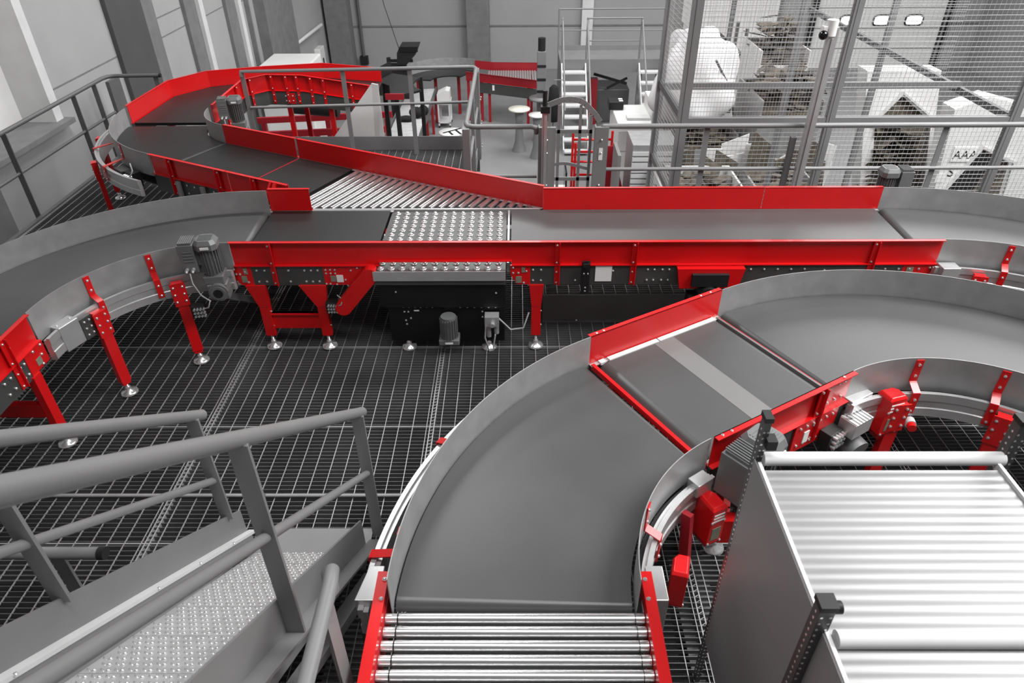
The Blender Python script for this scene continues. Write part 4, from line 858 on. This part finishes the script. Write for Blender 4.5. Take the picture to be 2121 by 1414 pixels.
t = thing('round_table', 'round white table with black F shaped mark near the trolley', 'table', (-1.44, 15.2, ZF)); M().lathe((-1.44,15.2,-1.8),[(0,0),(0.28,0),(0.28,-0.03),(0,-0.03)],28).build('table_top', PAPER, t)
m_ = M(); m_.bar((-1.62,15.10,-1.797),(-1.24,15.42,-1.797),0.05,0.006).bar((-1.50,15.20,-1.797),(-1.40,14.98,-1.797),0.05,0.006).bar((-1.36,15.31,-1.797),(-1.22,15.02,-1.797),0.05,0.006); m_.build('black_mark', RUBBER, t); M().cyl((-1.44,15.2,ZF),(-1.44,15.2,-1.83),0.05,14).lathe((-1.44,15.2,ZF),[(0,0.03),(0.2,0.02),(0.2,0)],18).build('pedestal', PAINT, t)
t = thing('trolley', 'small light grey trolley with hooded top beside the low roller conveyor', 'trolley', (-1.86, 18.1, ZF))
for x in (-2.0,-1.72):
    for y in (17.9,18.4): M().box(x-0.02,x+0.02,y-0.02,y+0.02,ZF+0.06,-2.0).build('leg', TRIMW, t); M().cyl((x-0.015,y,ZF+0.035),(x+0.015,y,ZF+0.035),0.035,10).build('wheel', RUBBER, t)
M().box(-2.03,-1.69,17.87,18.43,-2.0,-1.96).box(-2.02,-1.70,17.88,18.42,-2.48,-2.46).build('shelf', TRIMW, t); M().prism([(-2.02,17.9,-1.96),(-1.70,17.9,-1.96),(-1.70,17.9,-1.68),(-1.80,17.9,-1.66),(-2.02,17.9,-1.76)],(0,0.4,0)).build('hood', WHITE, t)
# low roller conveyor and what lies on it
t = thing('roller_conveyor', 'low long roller conveyor on the hall floor behind the white folded panel', 'conveyor', (-2.45, 16.4, ZF))
for i in range(48):
    y = 14.4 + i*0.085; m_ = M(); m_.cyl((-2.78,y,-1.77),(-2.12,y,-1.77),0.03,10); m_.build('roller', ALU, t)
for x in (-2.82,-2.09): M().box(x-0.015,x+0.015,14.3,18.5,-1.86,-1.72).build('side_rail', PAINTD, t)
for y in (14.6,15.2,16.2,17.4,18.3):
    for x in (-2.80,-2.10): M().box(x-0.03,x+0.03,y-0.03,y+0.03,ZF,-1.86).build('leg', REDP, t)
t = thing('black_garment', 'crumpled black cloth bundle lying on the low roller conveyor', 'cloth', (-2.35, 15.9, -1.74)); m_ = M(); m_.ball((-2.3,16.0,-1.62),0.14,14,9,(1.2,1.0,0.9)); m_.ball((-2.5,15.75,-1.68),0.13,12,8,(1.5,0.8,0.5)); m_.ball((-2.15,16.15,-1.62),0.12,12,8,(1.0,0.9,1.0)); m_.build('cloth', CLOTH, t)
t = thing('scanner_head', 'black hooded scanner head on a dark stand below the hanging cable', 'scanner', (-2.45, 16.6, ZF))
M().prism([(-2.72,16.5,-0.70),(-2.50,16.5,-0.70),(-2.28,16.5,-0.48),(-2.20,16.5,-0.30),(-2.62,16.5,-0.30),(-2.70,16.5,-0.45)],(0,0.45,0)).build('hood', RUBBER, t, bevel=0.01); M().box(-2.62,-2.22,16.47,16.5,-0.42,-0.31).build('front_plate', BLACK, t)
M().box(-3.0,-2.92,16.8,16.9,ZF,-0.62).box(-2.92,-2.4,16.82,16.88,-0.72,-0.66).build('stand', RUBBER, t); M().box(-2.92,-2.55,16.80,16.86,-1.55,-0.74).build('cable_bundle', RUBBER, t)
t = thing('hanging_cable', 'thin black cable hanging in front of the rear wall', 'cable', (-2.7, 16.7, -0.4)); M().tube([(-3.75,17.2,7.35),(-3.2,17.0,2.2),(-2.95,16.9,0.5),(-2.66,16.7,-0.44)],0.008,6).build('cable', RUBBER, t)
# rear red conveyors
t = thing('merge_conveyor', 'dark red railed roller conveyor along the rear wall', 'conveyor', (-0.3, 18.4, ZF))
wall_strip(t, [(0.55,19.05,-1.28),(-0.6,19.12,-1.28),(-1.1,19.2,-1.25)], 0.2, REDP, 'side_rail', 0.01, 0.04, -1); wall_strip(t, [(-1.3,18.5,-1.35),(-1.04,18.40,-1.36),(0.50,17.85,-1.40)], 0.2, REDP, 'side_rail', 0.01, 0.04, -1)
wall_strip(t, [(-1.04,18.39,-1.58),(0.50,17.84,-1.62)], 0.25, GALVD, 'frame_panel', 0.01, 0.01, -1)
for i in range(20): 
    x = -0.72 + i*0.063; m_ = M(); m_.cyl((x, 18.33-0.36*(x+0.75), -1.50), (x, 19.0, -1.47), 0.022, 8); m_.build('roller', ALU, t)
for x, y in ((-1.25,18.52),(-0.9,18.42),(-0.7,18.36),(0.3,17.98),(0.4,19.0),(-1.0,19.1)): M().box(x-0.035,x+0.035,y-0.03,y+0.03,ZF,-1.55).build('leg', REDP, t)
M().box(-0.62,-0.54,18.21,18.225,-1.75,-1.62).build('notice_label', PAPER, t)
t = thing('belt_curve_conveyor', 'dark belt curve conveyor with grey guard under the scanner head, near the rear wall', 'conveyor', (-1.9, 18.2, ZF))
m_ = M(); m_.rev((-1.7,18.2),[(1.2,-1.55),(1.21,-1.55),(1.21,-1.22),(1.2,-1.22)],60,170,24); m_.build('outer_guard', GALV, t); m_ = M(); m_.rev((-1.7,18.2),[(0.5,-1.53),(1.19,-1.53),(1.19,-1.50),(0.5,-1.50)],60,170,20); m_.build('belt', BELTD, t)
for a in (80,120,160): q = P3(0.9,a,(-1.7,18.2),0); M().box(q.x-0.04,q.x+0.04,q.y-0.04,q.y+0.04,ZF,-1.53).build('leg', REDP, t)
# below the rear left conveyor
t = thing('drum_conveyor', 'black drum and dark red frame on the hall floor, behind the two thin red legs', 'conveyor', (-3.2, 11.7, ZF))
M().cyl((-3.75,11.6,-0.15),(-2.95,11.6,-0.22),0.13,18).build('drum', RUBBER, t); M().bar((-4.6,11.5,-0.62),(-2.2,11.5,-0.52),0.06,0.10).bar((-4.6,12.3,-0.62),(-2.2,12.3,-0.52),0.06,0.10).build('frame', REDP, t)
M().box(-4.5,-2.4,11.45,11.5,-1.05,-0.85).build('side_panel', GALV, t)
for x in (-4.5,-3.35,-2.3):
    for y in (11.5,12.3): M().box(x-0.04,x+0.04,y-0.04,y+0.04,ZF,-0.6).build('leg', REDP, t)
for x, y, w_, h, z0, lab, mm_ in ((-4.45,12.8,0.42,1.45,ZF,'tall white carton behind the dark red frame',WHITE),(-3.75,13.4,0.5,1.3,ZF,'grey upright carton behind the black drum',GALV),(-2.8,10.4,0.6,1.2,ZF,'dark grey bin below the rear left conveyor',PAINTD),(-1.75,12.9,0.7,0.9,ZF,'low white carton near the folded white panel',TRIMW)):
    t = thing('carton', lab, 'box', (x,y,z0)); M().box(x-w_/2,x+w_/2,y-w_/2,y+w_/2,z0,z0+h).build('body', mm_, t, bevel=0.01); M().box(x-w_/2,x+w_/2,y-0.03,y+0.03,z0+h,z0+h+0.002).build('tape', TAPE, t)
t = thing('folded_panel', 'tall white folded sheet panel with slanted edge standing behind the railing', 'panel', (-2.0, 9.3, ZF))
M().prism([(-1.85,9.12,0.852),(-2.43,9.12,0.17),(-2.6,9.12,-0.03),(-2.6,9.12,ZF),(-2.05,9.12,ZF),(-2.05,9.12,0.17)],(0,0.02,0)).build('slanted_leaf', WHITE, t)
M().prism([(-1.85,9.12,0.852),(-1.765,9.09,0.845),(-1.74,9.09,ZF),(-2.05,9.12,ZF),(-2.05,9.12,0.17)],(0,0.02,0)).build('front_leaf', WHITE, t)
t = thing('white_cabinet', 'white machine cabinet against the left wall behind the rear red rails', 'cabinet', (-5.1,16.2,ZF)); M().box(-5.65,-4.55,15.6,17.0,ZF,-0.55).build('body', WHITE, t, bevel=0.03); M().box(-5.6,-4.6,15.59,15.6,-1.6,-0.75).build('door', TRIMW, t)
t = thing('switch_box', 'pale switch box on the left wall near the rear corner', 'box', (-5.9,22.0,-1.8)); M().box(-6.0,-5.82,21.7,22.25,-2.15,-1.5).build('body', WHITE, t, bevel=0.02); M().box(-5.82,-5.80,21.9,21.98,-1.95,-1.8).build('switch', RUBBER, t)
t = thing('wall_pipe', 'pale horizontal pipe along the left wall near the corner', 'pipe', (-5.9,20.5,-0.95)); M().tube([(-5.9,18.9,-1.3),(-5.9,18.9,-0.92),(-5.9,22.6,-1.0)],0.05,10).build('tube', TRIMW, t)
t = thing('wall_pipe', 'grey vertical pipe with socket box on the rear wall', 'pipe', (-5.0,23.7,-2.3)); M().cyl((-4.95,23.7,7.3),(-4.95,23.7,-2.15),0.05,10).build('tube', PAINTD, t); M().box(-5.07,-4.83,23.6,23.8,-2.4,-2.15).build('socket_box', RUBBER, t)

# ---------------------------------------------------------------- behind the cage: sacks, hoppers, waste bins
t = thing('plastic_sack', 'huge white plastic sack lying behind the left mesh of the cage', 'sack', (3.0, 12.3, -0.67))
m_ = M(); nu, nv = 40, 26; vs = []
for j in range(nv+1):
    ph = PI*j/nv
    for i in range(nu):
        a = 2*PI*i/nu; k = 1 + 0.13*math.sin(3*a+2*ph) + 0.07*math.sin(5*a-4*ph) + 0.035*math.sin(11*a+5*ph)
        vs.append((3.0+0.66*k*max(0.0,math.sin(ph))**0.7*math.cos(a), 12.25+0.7*k*max(0.0,math.sin(ph))**0.7*math.sin(a), -0.05+0.80*k*math.cos(ph) if ph < PI/2 else -0.05+0.62*math.cos(ph)))
m_.add(vs, [(j*nu+i, j*nu+(i+1) % nu, (j+1)*nu+(i+1) % nu, (j+1)*nu+i) for j in range(nv) for i in range(nu)], True); m_.build('film', FOIL, t)
m_ = M(); m_.tube([(3.2,11.70,0.5),(3.45,11.8,0.15),(3.66,11.9,-0.3),(3.8,11.8,-0.9)],0.02,8); m_.build('tie', PAINTD, t)
def crumple(root, x0, x1, y0, y1, z0, z1, n=60, nm='waste_fill', m_=CARD):
    """heap of torn card lying in a bin"""
    mm = M()
    for i in range(n):
        c = V((random.uniform(x0,x1), random.uniform(y0,y1), random.uniform(z0,z1)))
        mm.xf = Matrix.Translation(c) @ Matrix.Rotation(random.uniform(0,6.3),4,'Z') @ Matrix.Rotation(random.uniform(-0.9,0.9),4,'X')
        a = random.uniform(0.06,0.2); b = random.uniform(0.05,0.15); mm.box(-a,a,-b,b,-0.006,0.006)
    mm.xf = None; return mm.build(nm, m_, root, kind='stuff')
def waste_bin(x0, x1, y0, y1, zt, lab, mm_=WHITE, gable=False, fillz=0.0):
    t = thing('waste_container', lab, 'container', ((x0+x1)/2,(y0+y1)/2,ZF))
    M().box(x0,x0+0.03,y0,y1,ZF,zt).box(x1-0.03,x1,y0,y1,ZF,zt).box(x0+0.03,x1-0.03,y1-0.03,y1,ZF,zt).box(x0+0.03,x1-0.03,y0,y1,ZF,ZF+0.1).build('shell', mm_, t)
    M().box(x0+0.03,x1-0.03,y0,y0+0.03,ZF,zt-0.25).build('front_wall', mm_, t)
    M().box(x0+0.05,x1-0.05,y0+0.05,y1-0.05,ZF+0.1,zt-0.22).build('packed_waste', CARD, t)
    crumple(t, x0+0.1, x1-0.1, y0+0.1, y1-0.1, zt-0.2, zt+fillz, 45)
    return t
waste_bin(2.5,3.75,11.6,12.9,-0.68,'pale container under the huge white plastic sack',GALV,fillz=-0.02)
waste_bin(2.1,3.3,9.3,10.4,-0.75,'white container heaped with brown card, nearest the cage corner')
waste_bin(3.55,4.5,9.2,10.6,-0.85,'grey container of dark card right of the camera mast foot',GALV)
waste_bin(3.9,4.9,11.2,12.6,0.0,'tall light container of brown card behind the camera mast',GALV,fillz=0.35)
waste_bin(4.4,5.3,13.2,14.4,0.3,'tall white container with brown card before the rear gates',WHITE,fillz=0.4)
waste_bin(4.75,5.6,8.6,9.9,-0.9,'long pale container below the railing right of the motor',WHITE)
t = thing('scrap_rack', 'dark rack stacked with black crates near the rear gates', 'rack', (4.3,16.5,ZF))
for z in (-2.5,-1.7,-0.9): M().box(3.7,5.0,16.1,16.9,z,z+0.05).build('shelf', PAINTD, t)
for x in (3.72,4.98):
    for y in (16.12,16.88): M().box(x-0.03,x+0.03,y-0.03,y+0.03,ZF,0.1).build('post', PAINTD, t)
for i, (x, z, h) in enumerate(((3.95,-0.85,0.5),(4.4,-0.85,0.75),(4.8,-0.85,0.45),(3.95,-1.65,0.5),(4.4,-1.65,0.5),(4.8,-1.65,0.6))):
    tag(M().box(x-0.18,x+0.18,16.2,16.8,z,z+h).build('crate', RUBBER if i % 2 else PAINTD), 'dark crate on the rack near the rear gates, %s shelf, %s' % ('upper' if i < 3 else 'lower', ('left end','middle','right end')[i % 3]), 'crate', 'crates on the dark rack')
def hopper(y0, dep, top, open_, k, lab):
    """white chute housing: top = outline points above, open_ = apex and feet of the gabled mouth, k = sideways flare per metre down"""
    t = thing('chute_housing', lab, 'container', (open_[1][0], y0 + dep/2, ZF))
    dn = lambda q: (q[0] + k*(q[1]-ZF), y0, ZF)
    L_, A_, R_ = open_; tl, tr = top[0], top[-1]
    pts = [dn(tl), dn(L_), (L_[0],y0,L_[1]), (A_[0],y0,A_[1]), (R_[0],y0,R_[1]), dn(R_), dn(tr)] + [(x,y0,z) for x, z in top[::-1]]
    M().prism(pts[::-1], (0,0.04,0)).build('front_face', WHITE, t)
    m_ = M()
    for a, b in zip(top, top[1:]): m_.prism([(a[0],y0+0.04,a[1]),(b[0],y0+0.04,b[1]),(b[0],y0+0.04,b[1]-0.03),(a[0],y0+0.04,a[1]-0.03)],(0,dep,0))
    m_.build('roof', WHITE, t)
    for q, sg_ in ((tl,1),(tr,-1)):
        d = dn(q); m_ = M(); m_.prism([(q[0],y0+0.04,q[1]-0.03),(d[0],y0+0.04,ZF),(d[0]+0.03*sg_,y0+0.04,ZF),(q[0]+0.03*sg_,y0+0.04,q[1]-0.03)],(0,dep,0)); m_.build('side_wall', WHITE, t)
    m_ = M(); 
    for a, b in ((L_,A_),(A_,R_)): m_.prism([(a[0],y0-0.08,a[1]),(b[0],y0-0.08,b[1]),(b[0],y0-0.08,b[1]+0.035),(a[0],y0-0.08,a[1]+0.035)],(0,0.08,0))
    m_.build('mouth_rim', TRIMW, t)
    dl, dr = dn(L_), dn(R_)
    M().prism([(L_[0]+0.03,y0+0.06,L_[1]-0.02),(A_[0],y0+0.06,A_[1]-0.02),(R_[0]-0.03,y0+0.06,R_[1]-0.02),(dr[0]-0.03,y0+0.06,ZF),(dl[0]+0.03,y0+0.06,ZF)][::-1],(0,dep-0.05,0)).build('packed_waste', CARD, t)
    return t
h1 = hopper(11.0, 0.3, [(5.33,0.50),(6.45,0.50)], [(5.67,-0.23),(5.95,0.17),(6.55,-0.23)], 0.22, 'white housing with gabled mouth full of brown card, behind the cage middle')
crumple(h1, 5.85,6.45,10.85,11.05,-1.7,-0.25,70)
h2 = hopper(9.8, 0.3, [(6.12,0.28),(6.55,0.45),(7.25,0.28),(8.0,-0.1)], [(6.33,-0.98),(6.68,-0.26),(7.25,-0.5)], 0.10, 'white housing with dark gabled mouth and AAA sign at the right edge')
M().prism([(6.36,9.74,-1.0),(6.68,9.74,-0.32),(6.90,9.74,-0.42),(6.66,9.74,-1.3),(6.6,9.74,ZF),(6.42,9.74,ZF)][::-1],(0,0.05,0)).build('dark_mouth_sheet', RUBBER, h2)  # black sheet put in for the dark inside of the open mouth
sg = M().box(6.30,6.62,9.775,9.797,-0.46,-0.25).build('sign_plate', PAPER, h2)
def text(body, loc, size, parent, m_=RUBBER):
    c = bpy.data.curves.new('lettering', 'FONT'); c.body = body; c.size = size; c.extrude = 0.001; c.materials.append(m_)
    f = bpy.data.objects.new('font_source', c); COL.objects.link(f)
    me = bpy.data.meshes.new_from_object(f.evaluated_get(bpy.context.evaluated_depsgraph_get())); bpy.data.objects.remove(f)
    o = bpy.data.objects.new('lettering', me); COL.objects.link(o); o.parent = parent; o.location = V(loc) - OFF[parent.name]; o.rotation_euler = (PI/2,0,0)
    return o
text('AAA', (6.31,9.773,-0.42), 0.17, sg)
text('S', (6.34,9.797,-0.70), 0.20, h2)
M().box(6.19,6.31,9.785,9.797,-0.78,-0.66).build('sign_plate', PAPER, h2)
hopper(10.2, 0.3, [(8.3,0.15),(8.8,0.3),(9.6,0.1)], [(8.5,-0.7),(8.9,-0.2),(9.3,-0.7)], 0.1, 'white housing partly cut by the right edge, beyond the AAA housing')
for i, (x, y, z, sx, sy, sz, rz, lab) in enumerate(((3.3,8.9,-1.5,0.25,0.2,0.35,0.2,'white carton low behind the cage front'),(4.2,8.4,-1.5,0.5,0.04,0.4,0.6,'pale slanted board low behind the railing middle'))):
    t = thing('white_board', lab, 'board', (x,y,ZF)); M(Matrix.Translation((x,y,0)) @ Matrix.Rotation(rz,4,'Z')).box(-sx,sx,-sy,sy,ZF,z+sz).build('sheet', WHITE, t)

for i in range(22):
    x = 2.72 + i*0.108; y = 10.68 + (i % 3)*0.17; w2 = random.uniform(0.10,0.22); zt = random.uniform(-1.15,-0.45)
    wh = i % 3 != 0; m_ = M(Matrix.Translation((x,y,0)) @ Matrix.Rotation(random.uniform(-0.25,0.25),4,'Z')); zl = zt-random.uniform(-0.3,0.3); ln = random.uniform(-0.25,0.25)
    m_.prism([(-w2,0,ZF),(w2,0,ZF),(w2+ln,0.03,zt),(-w2+ln,0.03,zl)],(0,0.03,0))
    o = m_.build('loose_sheet', WHITE if wh else CARD)
    tag(o, 'white loose sheet standing in the heap behind the platform railing' if wh else 'brown loose card standing in the heap behind the platform railing', 'sheet', 'white loose sheets' if wh else 'brown loose cards')
M().box(-5.62,-5.57,9.75,10.05,-0.6,0.72).build('flat_post', PAINTD, bpy.data.objects['guard_railing.002'])
m_ = M(); m_.cyl((2.235,2.985,0.60),(2.228,2.945,0.60),0.030,16); sb = m_.build('stop_button_collar', TRIMW, c2)
m_ = M(); m_.cyl((2.228,2.945,0.60),(2.222,2.915,0.60),0.024,16); m_.build('stop_button', RED, sb)
